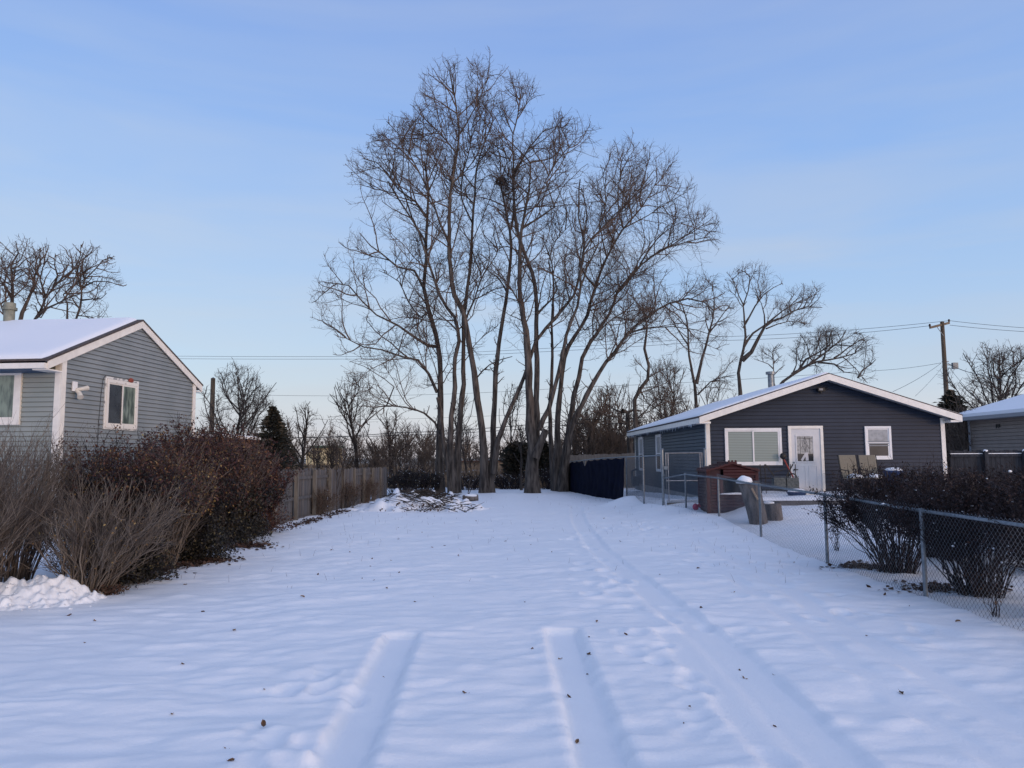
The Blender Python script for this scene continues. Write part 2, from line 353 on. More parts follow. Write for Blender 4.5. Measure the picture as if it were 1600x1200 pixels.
def ground_h(X, Y):
    Z = terrain(X, Y)
    near = 1-sst(28, 45, Y)
    side = 1+0*X
    # low drift ripples, long across the lot
    rip = 0.5*(fbm(X*2.8+0.9*Y, Y*5.6-X*0.9+fbm(X*0.9, Y*0.9, 2, 40)*3.5, 2, 1)-0.5)+0.38*(fbm(X*1.1-0.2*Y, Y*2.2, 2, 71)-0.5)
    big = fbm(X*0.55, Y*0.7, 3, 9)-0.5
    fine = fbm(X*3.2, Y*7.0, 3, 21)-0.5
    mask = np.ones_like(X); dep = np.zeros_like(X)
    for pts, w, d, endcap in TRACKS:
        dist, u, tot = seg_dist(X, Y, pts)
        # wobble the edges a little
        wob = 0.018*(fbm(X*4, Y*4, 2, 33)-0.5)
        if endcap:
            dx = pts[-1][0]-pts[-2][0]; dy = pts[-1][1]-pts[-2][1]; l = math.hypot(dx, dy)
            along = ((X-pts[-1][0])*dx+(Y-pts[-1][1])*dy)/l
            perp = np.abs((X-pts[-1][0])*(-dy)+(Y-pts[-1][1])*dx)/l
            dist = np.where(along > -0.2, np.maximum(perp, along+w), dist)
        k = 1-sst(w-0.035, w+0.022, dist+wob)
        lip = np.exp(-((dist-w-0.07)/0.04)**2)*0.006
        dep = np.maximum(dep, k*d); Z = Z+lip*d/0.04
        mask = np.minimum(mask, 1-0.93*k)
    Z = Z-dep
    Z = Z+(rip*0.080+fine*0.022)*mask*near+big*0.06*near
    # footprints and scuffs
    def prints(pts, n, sp, amp, r=0.11, seed=3):
        nonlocal Z
        q = np.random.RandomState(seed); P_ = g2(pts)
        for i in range(n):
            t = (i+q.rand()*0.4)/n*(len(P_)-1); k = min(int(t), len(P_)-2); f = t-k
            cx = P_[k][0]*(1-f)+P_[k+1][0]*f+q.normal()*sp; cy = P_[k][1]*(1-f)+P_[k+1][1]*f+q.normal()*sp
            m = (np.abs(X-cx) < 0.6) & (np.abs(Y-cy) < 0.6)
            if not m.any(): continue
            xx = X[m]-cx; yy = Y[m]-cy; a = q.normal()*0.4
            u = xx*math.cos(a)+yy*math.sin(a); v = -xx*math.sin(a)+yy*math.cos(a)
            e = (u/(r*0.75))**2+(v/(r*1.35))**2
            am = amp*(0.6+0.8*q.rand())
            Z[m] += -am*np.exp(-e*e)+0.35*am*np.exp(-((np.sqrt(e)-1.5)/0.35)**2)
    prints([(1010, 1020), (1070, 1060), (1060, 1110), (1180, 1190)], 11, 0.14, 0.018, seed=3)
    prints([(990, 985), (1050, 1040)], 4, 0.1, 0.02, seed=8)
    prints([(890, 830), (930, 875), (950, 900), (960, 930)], 20, 0.2, 0.035, 0.14, seed=4)
    prints([(870, 845), (1000, 815), (1020, 830)], 20, 0.3, 0.035, 0.14, seed=14)
    prints([(880, 800), (960, 800), (1060, 860), (1110, 890)], 16, 0.25, 0.035, 0.14, seed=15)
    prints([(450, 1080), (540, 1055), (480, 1095)], 7, 0.12, 0.020, seed=5)
    prints([(360, 1190), (420, 1175), (430, 1130)], 5, 0.12, 0.022, seed=6)
    prints([(1100, 880), (1250, 900), (1330, 960), (1450, 1000)], 14, 0.2, 0.02, seed=7)
    prints([(820, 900), (1040, 960), (1180, 1000)], 10, 0.3, 0.02, seed=17)
    # banked snow at the back fence and beside the gate
    Z = Z+0.25*np.exp(-((X-4.0)**2/0.5+(Y-27.0)**2/1.2))
    return Z
def axis(segs):
    out = []
    for a, b, s0, s1 in segs:
        x = a
        n = max(2, int(2*abs(b-a)/(s0+s1))); t = np.linspace(0, 1, n, endpoint=False)
        # spacing grows linearly from s0 to s1
        w = s0+(s1-s0)*t; c = np.concatenate([[0], np.cumsum(w)]); out += list(a+(b-a)*c[:-1]/c[-1])
    out.append(segs[-1][1]); return np.array(out)
xs = axis([(-1500, -60, 220, 8), (-60, -10, 8, 0.3), (-10, -4, 0.3, 0.05), (-4, 5, 0.04, 0.04), (5, 10, 0.05, 0.25), (10, 60, 0.3, 8), (60, 1500, 8, 220)])
ys = axis([(-60, 2, 8, 0.3), (2, 3.2, 0.3, 0.03), (3.2, 9, 0.025, 0.035), (9, 22, 0.035, 0.10), (22, 42, 0.10, 0.3), (42, 120, 0.5, 6), (120, 3000, 8, 300)])
GX, GY = np.meshgrid(xs, ys)
GZ = ground_h(GX, GY)
nx, ny = len(xs), len(ys)
idx = np.arange(nx*ny).reshape(ny, nx)
Q = np.stack([idx[:-1, :-1], idx[:-1, 1:], idx[1:, 1:], idx[1:, :-1]], -1).reshape(-1, 4)
me = qmesh('snow_ground', np.stack([GX, GY, GZ], -1).reshape(-1, 3), Q, True)
tag(link('snow_ground', me, SNOWG), kind='structure')

# ================================================================== siding & window helpers
def siding(mb, L, z0, ze, slope=0.0, pitch=0.115, d=0.016, peak=None):
    """lap siding in the plane y=0 facing -y, x from 0 to L; gable above ze when slope>0"""
    pk = L/2 if peak is None else peak
    ztop = ze+slope*pk if slope else ze
    sr = slope*pk/(L-pk) if slope else 0
    def rng_(z):
        if z <= ze or not slope: return 0, L
        return (z-ze)/slope, L-(z-ze)/sr
    z = z0
    while z < ztop-0.01:
        z2 = min(z+pitch, ztop-0.001)
        a, b = rng_(z); c, e = rng_(z2)
        g = 0.020; z3 = z2-g
        mb.add([(a, -d, z), (b, -d, z), (e, 0, z3), (c, 0, z3)], [(0, 1, 2, 3)])
        mb.add([(a, 0.024, z), (b, 0.024, z), (b, -d, z), (a, -d, z)], [(0, 1, 2, 3)])
        mb.add([(c, 0, z3), (e, 0, z3), (e, 0.024, z3), (c, 0.024, z3)], [(0, 1, 2, 3)])
        mb.add([(c, 0.024, z3), (e, 0.024, z3), (e, 0.024, z2), (c, 0.024, z2)], [(0, 1, 2, 3)])
        z = z2
def Mwall(x, y, ang):  # local: wall runs along +x', outward normal is -y'
    return Matrix.Translation((x, y, 0)) @ Matrix.Rotation(ang, 4, 'Z')
def frame(mb, x0, x1, z0, z1, t, y0, y1, tb=None):
    tb = tb or t
    mb.box(x0, x0+t, y0, y1, z0, z1); mb.box(x1-t, x1, y0, y1, z0, z1)
    mb.box(x0+t, x1-t, y0, y1, z1-t, z1); mb.box(x0+t, x1-t, y0, y1, z0, z0+tb)
def window(par, M, x0, x1, z0, z1, kind='slider', fm=None, panes=None, t=0.07, label=None):
    fm = fm or WHITEV
    mb = MB(M); frame(mb, x0, x1, z0, z1, t, -0.055, 0.01)
    w = mb.build('window', fm, par)
    if label: w['label'] = label
    mb = MB(M)
    xi0, xi1, zi0, zi1 = x0+t, x1-t, z0+t, z1-t
    if kind == 'slider':
        xm = (x0+x1)/2; s = 0.045
        frame(mb, xi0, xm+s/2, zi0, zi1, s*0.8, -0.030, -0.016)
        frame(mb, xm-s/2, xi1, zi0, zi1, s, -0.044, -0.0305)
        mb.build('sash', fm, w)
        spans = [(xi0+0.03, xm, zi0+0.03, zi1-0.03, -0.021), (xm+s/2, xi1-0.04, zi0+0.04, zi1-0.04, -0.036)]
    else:
        zm = zi0+(zi1-zi0)*0.47; s = 0.045
        frame(mb, xi0, xi1, zm, zi1, s*0.8, -0.030, -0.016)
        frame(mb, xi0, xi1, zi0, zm+s, s, -0.044, -0.0305)
        mb.build('sash', fm, w)
        spans = [(xi0+0.03, xi1-0.03, zm+0.04, zi1-0.03, -0.021), (xi0+0.04, xi1-0.04, zi0+0.04, zm+0.01, -0.036)]
    for (a, b, c, e, y), pm in zip(spans, panes):
        mb = MB(M); mb.box(a, b, y, y+0.004, c, e); mb.build('pane', pm, w)
    return w
def gable_roof(par, x0, x1, y0, y1, xr, ze, zr, th, matl, name='roof', lift=0.0, inset=0.0):
    """ridge along y at xr; local coordinates; th thickness"""
    mb = MB()
    A = (x0+inset, ze+lift); B = (xr, zr+lift); C = (x1-inset, ze+lift)
    if abs(inset) > 0:
        A = (x0+inset, ze+lift+inset*(zr-ze)/(xr-x0)); C = (x1-inset, ze+lift+inset*(zr-ze)/(x1-xr))
    mb.prism([A, B, C, (C[0], C[1]+th), (B[0], B[1]+th), (A[0], A[1]+th)], y0+inset, y1-inset)
    return mb.build(name, matl, par)

# ================================================================== charcoal house (right)
HY = 24.0
hx0 = P(1105, 700, HY).x; hx1 = P(1476, 700, HY).x
W = hx1-hx0
hz = T(hx0, HY)
ZE = P(1105, 656, HY).z-hz+0.02; ZP = P(1290, 594.5, HY).z-hz
HL = 14.0
rh = thing('house', 'charcoal clapboard bungalow with white door and snowy low gable roof on the right', 'house', (hx0, HY, hz))
slope = (ZP-ZE)/(W/2)
mb = MB(Mwall(0, 0, 0)); siding(mb, W, -0.1, ZE, slope)
mb.M = None
# core behind the siding (front face a few mm inside)
mb.prism([(0.03, -0.3), (W-0.03, -0.3), (W-0.03, ZE), (W/2, ZP-0.01), (0.03, ZE)], 0.03, HL-0.03)
wall_f = mb.build('front_wall', SIDE_R, rh)
mb = MB(Mwall(0, HL, R(-90))); siding(mb, HL, 0.0, ZE); wl = mb.build('side_wall', SIDE_RS, rh)
mb = MB(Mwall(W, 0, R(90))); siding(mb, HL, 0.0, ZE); mb.build('side_wall', SIDE_R, rh)
mb = MB(); mb.box(-0.05, 0.0, 0.0, HL, -0.3, -0.0); mb.box(-0.02, W+0.02, -0.03, -0.016, -0.3, -0.02); mb.build('foundation', CONC, rh)
ov = 0.33; fo = 0.42
EO = ZE-ov*slope
# soffit + roof deck
gable_roof(rh, -ov, W+ov, -fo, HL+fo, W/2, EO+0.02, ZP+0.02, 0.05, SOFFIT, 'soffit')
roof = gable_roof(rh, -ov-0.03, W+ov+0.03, -fo-0.035, HL+fo+0.03, W/2, EO+0.06+0.07, ZP+0.07+0.07, 0.05, SHINGLE, 'roof')
# rake fascia boards, eave fascia
mb = MB(); h = 0.19
for sgn in (0, 1):
    xa = -ov if sgn == 0 else W+ov
    mb.prism([(xa, EO-0.04), (W/2, ZP-0.03), (W/2, ZP+0.16), (xa, EO+0.15)][::(1 if sgn == 0 else -1)], -fo-0.06, -fo-0.036)
mb.build('rake_board', WHITE, rh)
for q_ in (-ov-0.022, W+ov):
    mb = MB(); mb.box(q_, q_+0.022, -fo+0.001, HL+fo, EO-0.03, EO+0.125); mb.build('eave_board', WHITE, rh)
mb = MB(); mb.box(-ov, -0.016, -fo+0.01, HL+fo, EO-0.028, EO-0.008); mb.build('eave_soffit', SOFFIT, rh)
# box returns at corners
for q_, r_ in ((-ov, 0.02), (W-0.02, W+ov)):
    mb = MB(); mb.box(q_, r_, -fo-0.035, 0.0, EO-0.045, EO+0.01); mb.build('eave_return', WHITE, rh)
# icicles
tb = Tubes(); rr = random.Random(4)
for k in range(60):
    y = rr.uniform(0, HL); l = rr.uniform(0.03, 0.16); tb.add([(-ov-0.012, y, EO-0.025), (-ov-0.012, y, EO-0.03-l*0.6), (-ov-0.012, y, EO-0.03-l)], [0.010, 0.006, 0.001], 5)
ICE = mat('ice', (0.6, 0.68, 0.75), None, rough=0.15, spec=0.5)
link('icicle_row', tb.mesh('icicle_row'), ICE, rh)['kind'] = 'stuff'
# snow on the roof with a soft uneven lower edge
def roof_snow(par, x0, x1, y0, y1, xr, ze, zr, th, seed, ins=0.03, nxr=14, nyr=80):
    V = []; Q = []
    for side in (0, 1):
        xa = x0+ins if side == 0 else x1-ins
        base = len(V)
        for j in range(nyr+1):
            y = y0+ins+(y1-y0-2*ins)*j/nyr
            for i in range(nxr+1):
                t = i/nxr; x = xa+(xr-xa)*t; zz = ze+(zr-ze)*((x-x0)/(xr-x0) if side == 0 else (x1-x)/(x1-xr))
                e = min(1, (t*nxr/1.2))*min(1, j/1.2, (nyr-j)/1.2)
                n = mnoise.noise(Vector((x*0.7, y*0.7, seed)))
                V.append((x, y, zz+th*(0.25+0.75*math.sqrt(max(0, e)))*(1+0.35*n)))
        for j in range(nyr):
            for i in range(nxr):
                a = base+j*(nxr+1)+i; q = (a, a+1, a+nxr+2, a+nxr+1)
                Q.append(q if side == 0 else q[::-1])
        # skirt down to the roof
        ring = [base+i for i in range(nxr+1)]+[base+j*(nxr+1)+nxr for j in range(1, nyr+1)]+[base+nyr*(nxr+1)+i for i in range(nxr-1, -1, -1)]+[base+j*(nxr+1) for j in range(nyr-1, -1, -1)]
        low = {}
        for r_ in ring[:-1]:
            low[r_] = len(V); v = V[r_]; zz = ze+(zr-ze)*((v[0]-x0)/(xr-x0) if side == 0 else (x1-v[0])/(x1-xr)); V.append((v[0], v[1], zz-0.01))
        for a, b in zip(ring[:-1], ring[1:]): Q.append((a, low[a], low.get(b, low[ring[0]]), b))
    return link('roof_snow', qmesh('roof_snow', V, Q, True), SNOW, par)
sn = roof_snow(roof, -ov-0.03, W+ov+0.03, -fo-0.035, HL+fo+0.03, W/2, EO+0.18, ZP+0.19, 0.06, 3)
# corner trims
mb = MB()
mb.box(-0.03, 0.095, -0.028, 0.0, -0.28, ZE-0.01); mb.build('corner_trim', WHITE, rh)
mb = MB(); mb.box(-0.03, -0.001, 0.001, 0.10, -0.28, ZE-0.02); mb.build('corner_trim', WHITE, rh)
mb = MB(); mb.box(W-0.095, W+0.03, -0.028, 0.0, -0.28, ZE-0.01); mb.build('corner_trim', WHITE, rh)
mb = MB(); mb.box(-0.03, -0.001, HL-0.10, HL, -0.28, ZE-0.02); mb.build('corner_trim', WHITE, rh)
def lx(px): return P(px, 700, HY).x-hx0
def lz(px, py): return P(px, py, HY).z-hz
M0 = Mwall(0, 0, 0)
window(rh, M0, lx(1132.5), lx(1221), lz(1175, 727), lz(1175, 669), 'slider', panes=[BLIND, BLIND], label='wide two-pane window with closed blinds')
BL2 = mat('frosted_glass', (0.24, 0.26, 0.28), (0.34, 0.36, 0.39), 9, 0.4, coat=0.2)
w2 = window(rh, M0, lx(1351.5), lx(1392.5), lz(1372, 718), lz(1372, 666), 'hung', panes=[BL2, GLASSD], label='small hung window with dark lower pane')
mb = MB(M0); xa, xb = lx(1356.5), lx(1388)
for k in range(3): mb.box(xa, xb, -0.050, -0.045, lz(1372, 697-k*3.2), lz(1372, 697-k*3.2)+0.03)
mb.build('blind', mat('blind_slat', (0.22, 0.24, 0.27), None, rough=0.5), w2)
# side wall windows (y measured from the front)
Ms = Mwall(0, HL, R(-90))
def side_y(px):  # depth along the side wall of a pixel column
    return (hx0/((px-800)/F*0.9954))-HY
for (pa, pb, yt, yb) in ((999, 1005.5, 683, 735), (1026, 1033.5, 679, 737)):
    ya, yb_ = side_y(pb), side_y(pa)
    dmid = HY+(ya+yb_)/2
    z1 = P(0.5*(pa+pb), yt, dmid).z-hz; z0 = P(0.5*(pa+pb), yb, dmid).z-hz
    window(rh, Ms, HL-yb_, HL-ya, z0, z1, 'hung', panes=[BL2, GLASSD], label='tall narrow window on the side wall')
# door
dx0, dx1 = lx(1231.5), lx(1286); dz0, dz1 = lz(1258, 770), lz(1258, 665.5)
mb = MB(); t = 0.085
mb.box(dx0, dx0+t, -0.06, 0.0, dz0, dz1-t); mb.box(dx1-t, dx1, -0.06, 0.0, dz0, dz1-t); mb.box(dx0, dx1, -0.06, 0.0, dz1-t, dz1); mb.build('door_frame', WHITE, rh)
mb = MB(); a, b = dx0+t, dx1-t; c, e = dz0, dz1-t
mb.box(a, b, -0.03, -0.017, c, e)
dw = b-a; dh = e-c
def pan(x0, x1, z0, z1):
    frame(mb, x0, x1, z0, z1, 0.018, -0.040, -0.0302)
pan(a+dw*0.17, a+dw*0.46, c+dh*0.08, c+dh*0.42); pan(a+dw*0.56, a+dw*0.85, c+dh*0.08, c+dh*0.42)
frame(mb, a+dw*0.15, a+dw*0.78, c+dh*0.47, c+dh*0.90, 0.04, -0.048, -0.0302)
door = mb.build('door', DOORM, rh)
mb = MB(); gx0, gx1, gz0, gz1 = a+dw*0.15+0.04, a+dw*0.78-0.04, c+dh*0.47+0.04, c+dh*0.90-0.04
gs = gz0+(gz1-gz0)*0.30
mb.box(gx0, gx1, -0.038, -0.034, gs, gz1); mb.build('lace_pane', GLASSL, door)
mb = MB(); mb.box(gx0, gx1, -0.038, -0.034, gz0, gs-0.002); mb.build('pane', GLASSD, door)
mb = MB(); cx = (gx0+gx1)/2
mb.bar((cx-0.12, -0.043, gz0+0.02), (cx+0.03, -0.043, gs+0.02), 0.07, 0.004, (0, 1, 0)); mb.bar((cx+0.05, -0.042, gz0+0.02), (cx+0.04, -0.042, gs+0.04), 0.09, 0.004, (0, 1, 0))
mb.build('curtain_tie', mat('white_cloth', (0.5, 0.5, 0.52), None, rough=0.9), door)
mb = MB()
import itertools
def lead(pts):
    for p_, q_ in zip(pts[:-1], pts[1:]): mb.bar((p_[0], -0.040, p_[1]), (q_[0], -0.040, q_[1]), 0.010, 0.003, (0, 1, 0))
cz = gs+(gz1-gs)*0.55; hh = (gz1-gs)*0.42; ww = 0.13
lead([(cx, cz+hh), (cx+ww*0.6, cz), (cx, cz-hh), (cx-ww*0.6, cz), (cx, cz+hh)]); lead([(cx-ww, cz-hh*0.6), (cx, cz+hh*0.2), (cx+ww, cz-hh*0.6)])
lead([(cx, gz1), (cx, gs)]); lead([(gx0, cz+hh*0.8), (gx1, cz+hh*0.8)]); lead([(cx-ww*1.1, gz1), (cx-ww*1.1, gs)]); lead([(cx+ww*1.1, gz1), (cx+ww*1.1, gs)])
mb.build('leading', mat('lead_came', (0.05, 0.05, 0.055), None, rough=0.4), door)
mb = MB(); mb.tube([(a+0.07, -0.03, c+dh*0.36), (a+0.07, -0.08, c+dh*0.36)], 0.03, 10); mb.bar((a+0.07, -0.08, c+dh*0.36), (a+0.17, -0.08, c+dh*0.36), 0.02, 0.025); mb.build('handle', BLACKP, door)
mb = MB(); mb.tube([(a+0.06, -0.03, c+dh*0.47), (a+0.06, -0.055, c+dh*0.47)], 0.028, 10); mb.build('deadbolt', GALV, door)
# floodlight on the gable
mb = MB(); fx, fz = lx(1285), lz(1285, 609)
mb.tube([(fx, -0.014, fz), (fx, -0.07, fz)], 0.07, 12); mb.box(fx-0.12, fx+0.10, -0.17, -0.07, fz-0.06, fz+0.05)
mb.tube([(fx+0.12, -0.12, fz), (fx+0.19, -0.16, fz+0.05)], [0.05, 0.03], 8); mb.tube([(fx-0.02, -0.1, fz-0.06), (fx-0.02, -0.12, fz-0.12)], [0.05, 0.03], 8)
fl = mb.build('floodlight', BLACKP, rh)
mb = MB(); mb.box(fx-0.09, fx+0.03, -0.176, -0.171, fz-0.03, fz+0.03); mb.build('lens', mat('lens', (0.25, 0.25, 0.27), None, rough=0.2), fl)
# vent pipe behind the ridge
vp = P(1204, 585, HY+5.5); mb = MB(); vx, vy = vp.x-hx0, 5.5
zb = EO+0.2+slope*(vx+ov); zt = vp.z-hz
mb.tube([(vx, vy, zb-0.1), (vx, vy, zt)], 0.11, 14); mb.tube([(vx, vy, zt), (vx, vy, zt+0.10)], 0.18, 14); mb.build('vent_pipe', GALV, rh)
# small pipe and meter at the back corner
mb = MB(); mb.tube([(-0.06, HL-0.5, 0.1), (-0.3, HL-0.7, 0.0), (-0.3, HL-0.7, 0.6), (-0.06, HL-0.7, 0.7)], 0.05, 8); mb.box(-0.35, -0.05, HL-1.2, HL-0.9, -0.1, 0.35); mb.build('gas_meter', mat('dark_grey_metal', (0.06, 0.065, 0.07), None, rough=0.5), rh)

# ================================================================== grey house (left)
LY = 17.5; ang = math.atan(0.085)
c0 = P(97, 563, LY)
lhz = c0.z
L_eave = c0.z
# local frame: x along the gable wall going away (+Y), outward normal -y' = +X world
gw = 6.15
base = T(c0.x, LY)-0.1
lh = thing('house', 'pale grey clapboard house with peeling gable window and snowy roof on the left', 'house', (c0.x, c0.y, base))
rotG = R(90)-ang
MG = Matrix.Rotation(rotG, 4, 'Z')            # gable wall, faces +X
ze = L_eave-base
pk = P(220, 512, LY+3.05).z-base+0.02
sl = (pk-ze)/(gw/2)
mb = MB(MG); siding(mb, gw, 0.3, ze, sl, 0.112, 0.016)
mb.build('gable_wall', SIDE_L, lh)
MF = Matrix.Rotation(rotG-R(90), 4, 'Z') @ Matrix.Translation((-9.0, 0, 0))   # front wall faces -Y, runs to the left
mb = MB(MF); siding(mb, 9.0, 0.3, ze, 0, 0.112, 0.016); mb.build('front_wall', SIDE_LF, lh)
mb = MB(MG); mb.prism([(0.03, -0.3), (gw-0.03, -0.3), (gw-0.03, ze), (gw/2, pk-0.02), (0.03, ze)], 0.03, 9.0); mb.build('inner_wall', SIDE_L, lh)
mb = MB(MG); mb.box(-0.02, gw+0.02, -0.012, 0.003, -0.3, 0.3); mb.build('foundation', CONC, lh)
# trims
for x0_, x1_ in ((-0.03, 0.13), (gw-0.13, gw+0.03)):
    mb = MB(MG); mb.box(x0_, x1_, -0.035, 0.0, 0.0, ze+0.02); mb.build('corner_trim', WHITE, lh)
mb = MB(MF); mb.box(9.0-0.13, 9.003, -0.034, -0.001, 0.0, ze); mb.build('corner_trim', WHITE, lh)
ov2 = 0.55; go = 0.05
eo = ze-ov2*sl
def roof_slab(name, m_, lo, th, ya, yb, xi=0.0):
    mb = MB(MG)
    A = (-ov2-xi, eo+lo-xi*sl); B = (gw/2, pk+lo); C = (gw+0.35+xi, ze-(0.35+xi)*sl+lo)
    mb.prism([A, B, C, (C[0], C[1]+th), (B[0], B[1]+th), (A[0], A[1]+th)], ya, yb)
    return mb.build(name, m_, lh)
roof_slab('soffit', SOFFIT, 0.02, 0.04, -go, 9.0)
rf = roof_slab('roof', SHINGLE, 0.161, 0.045, -go-0.04, 9.2, 0.03)
mb = MB(MG)
mb.prism([(-ov2, eo-0.03), (gw/2, pk-0.03), (gw/2, pk+0.16), (-ov2, eo+0.16)], -go-0.026, -go-0.001)
mb.prism([(gw/2, pk-0.03), (gw+0.35, ze-0.35*sl-0.03), (gw+0.35, ze-0.35*sl+0.16), (gw/2, pk+0.16)], -go-0.025, -go)
mb.build('rake_board', WHITE, lh)
mb = MB(MG); mb.box(-ov2-0.10, -ov2+0.0, -go+0.001, 9.0, eo-0.02, eo+0.10); mb.box(-ov2, -0.035, -go, 0.3, eo-0.05, eo-0.02); mb.build('gutter', WHITE, lh)
mb = MB(MG); mb.box(-ov2, -0.02, 0.3, 9.0, eo-0.05, eo-0.025); mb.build('eave_soffit', mat('blue_soffit', (0.05, 0.09, 0.16), None, rough=0.6), lh)
mb = MB(MG); mb.box(gw+0.0, gw+0.35, -go, 9.0, ze-0.35*sl-0.05, ze-0.35*sl-0.02); mb.build('eave_return', WHITE, lh)
# snow on the front slope
V = []; Q = []; NXS, NYS = 16, 60
for j in range(NYS+1):
    yy = -go+0.02+(9.1+go-0.02)*j/NYS
    for i in range(NXS+1):
        t = i/NXS; x = -ov2-0.0+(gw/2-0.03+ov2)*t
        edge = min(1, i/1.5)*min(1, (yy+go+0.0)/0.35)
        # bare strip near the rake towards the ridge
        n = mnoise.noise(Vector((x*0.8, yy*0.8, 7)))
        bare = max(0, 1-((yy+go)/(0.05+0.16*t)))
        V.append((x, yy, eo+0.20+(x+ov2)*sl+0.075*(0.2+0.8*math.sqrt(edge))*(1+0.3*n)-0.13*bare))
for j in range(NYS):
    for i in range(NXS):
        a_ = j*(NXS+1)+i; Q.append((a_, a_+1, a_+NXS+2, a_+NXS+1))
b0 = len(V)
for j in range(NYS+1):
    v = V[j*(NXS+1)]; V.append((v[0], v[1], eo+0.18))
for j in range(NYS): Q.append((b0+j, j*(NXS+1), (j+1)*(NXS+1), b0+j+1))
V = [tuple(MG @ Vector(v)) for v in V]
link('roof_snow', qmesh('roof_snow', V, Q, True), SNOW, rf)
# chimney flue
fp = P(14, 500, LY+3.4); mb = MB(); q = fp-Vector((c0.x, c0.y, base))
mb.tube([(q.x, q.y, pk-0.4), (q.x, q.y, pk+0.55)], 0.14, 16); mb.tube([(q.x, q.y, pk+0.55), (q.x, q.y, pk+0.62)], 0.19, 16); mb.tube([(q.x, q.y, pk+0.62), (q.x, q.y, pk+0.75)], 0.15, 16)
mb.build('flue', mat('aged_metal', (0.16, 0.17, 0.14), (0.24, 0.25, 0.21), 6, 0.6), lh)
# gable window: map pixels to the wall
def gx(px):
    # distance along the gable wall for a pixel column
    tx = (px-800)/F*0.9954
    dx_, dy_ = math.sin(ang), math.cos(ang)
    return (tx*c0.y-c0.x)/(dx_-tx*dy_)
def gz(px, py):
    s_ = gx(px); return P(px, py, c0.y+s_*math.cos(ang)).z-base
wx0, wx1 = gx(159), gx(208.5); wz0, wz1 = gz(183, 669.5), gz(183, 595.5)
gwn = window(lh, MG, wx0, wx1, wz0, wz1, 'slider', fm=PEEL, panes=[GLASSD, GLASSG], t=0.085, label='sliding window with peeling white frame')
mb = MB(MG); frame(mb, wx0-0.045, wx1+0.045, wz0-0.04, wz1+0.06, 0.05, -0.028, 0.0); mb.build('casing', mat('raw_casing', (0.28, 0.29, 0.30), (0.66, 0.66, 0.64), 7, 0.8, lo=0.42, hi=0.5), gwn)
mb = MB(MG); mb.blob((gx(196), -0.05, gz(196, 594.5)), (0.12, 0.03, 0.06), 3); mb.build('rust_patch', mat('rust', (0.20, 0.045, 0.03), (0.28, 0.07, 0.045), 12, 0.8), gwn)
# hanging cable
mb = MB(MG); mb.tube([(gx(157), -0.03, gz(157, 586)), (gx(153), -0.03, gz(153, 592)), (gx(150.5), -0.03, gz(150, 620)), (gx(149), -0.03, gz(149, 660)), (gx(148), -0.03, gz(148, 700))], 0.006, 5); mb.build('cable', BLACKP, lh)
# twin-head floodlight
ux, uz = gx(108), gz(108, 603)
mb = MB(MG); mb.box(ux-0.08, ux+0.08, -0.06, -0.014, uz-0.13, uz+0.10)
fl = mb.build('floodlight', WHITEV, lh, bevel=0.01)
mb = MB(MG)
mb.tube([(ux+0.02, -0.06, uz-0.08), (ux+0.10, -0.14, uz-0.07), (ux+0.27, -0.17, uz-0.03)], [0.03, 0.045, 0.062], 12)
mb.tube([(ux, -0.06, uz-0.10), (ux+0.05, -0.12, uz-0.16), (ux-0.01, -0.20, uz-0.27)], [0.03, 0.05, 0.072], 12)
mb.build('lamp_head', PUTTY, fl)
# front window (mostly off frame)
fX = MF.inverted()
fw = [P(-46, 620, LY-0.0), P(33, 620, LY)]
def fxx(px, py): 
    q = P(px, py, LY); q = Vector((q.x-c0.x, 0, q.z-base)); return 9.0+q.x, q.z
xa_, za_ = fxx(-60, 664); xb_, zb_ = fxx(33, 574)
window(lh, MF, xa_, xb_, za_, zb_, 'slider', fm=WHITE, panes=[GLASSG, GLASSG], t=0.13, label='white framed front window')

# brown outbuilding roof behind the grey house
qa = P(300, 680, 27); qb = P(356, 683, 27)
sh = thing('outbuilding', 'low brown wooden outbuilding behind the far corner of the grey house', 'shed', (qa.x, 27, T(qa.x, 27)))
zt = qa.z-T(qa.x, 27); ww = qb.x-qa.x
mb = MB(); siding(mb, ww+1.0, 0, zt-0.1, 0, 0.15); mb.box(0, ww+1.0, 0.03, 3, 0, zt-0.1); mb.M = None
ob = mb.build('wall', BROWNF, sh); ob.location.x = -1.0
mb = MB(); mb.box(-1.15, ww+0.15, -0.15, 3.1, zt-0.099, zt-0.02); mb.build('roof', WHITE, sh)
mb = MB(); mb.box(-1.1, ww+0.1, -0.12, 3.0, zt-0.019, zt+0.02); mb.build('roof_snow', SNOW, sh, bevel=0.02)

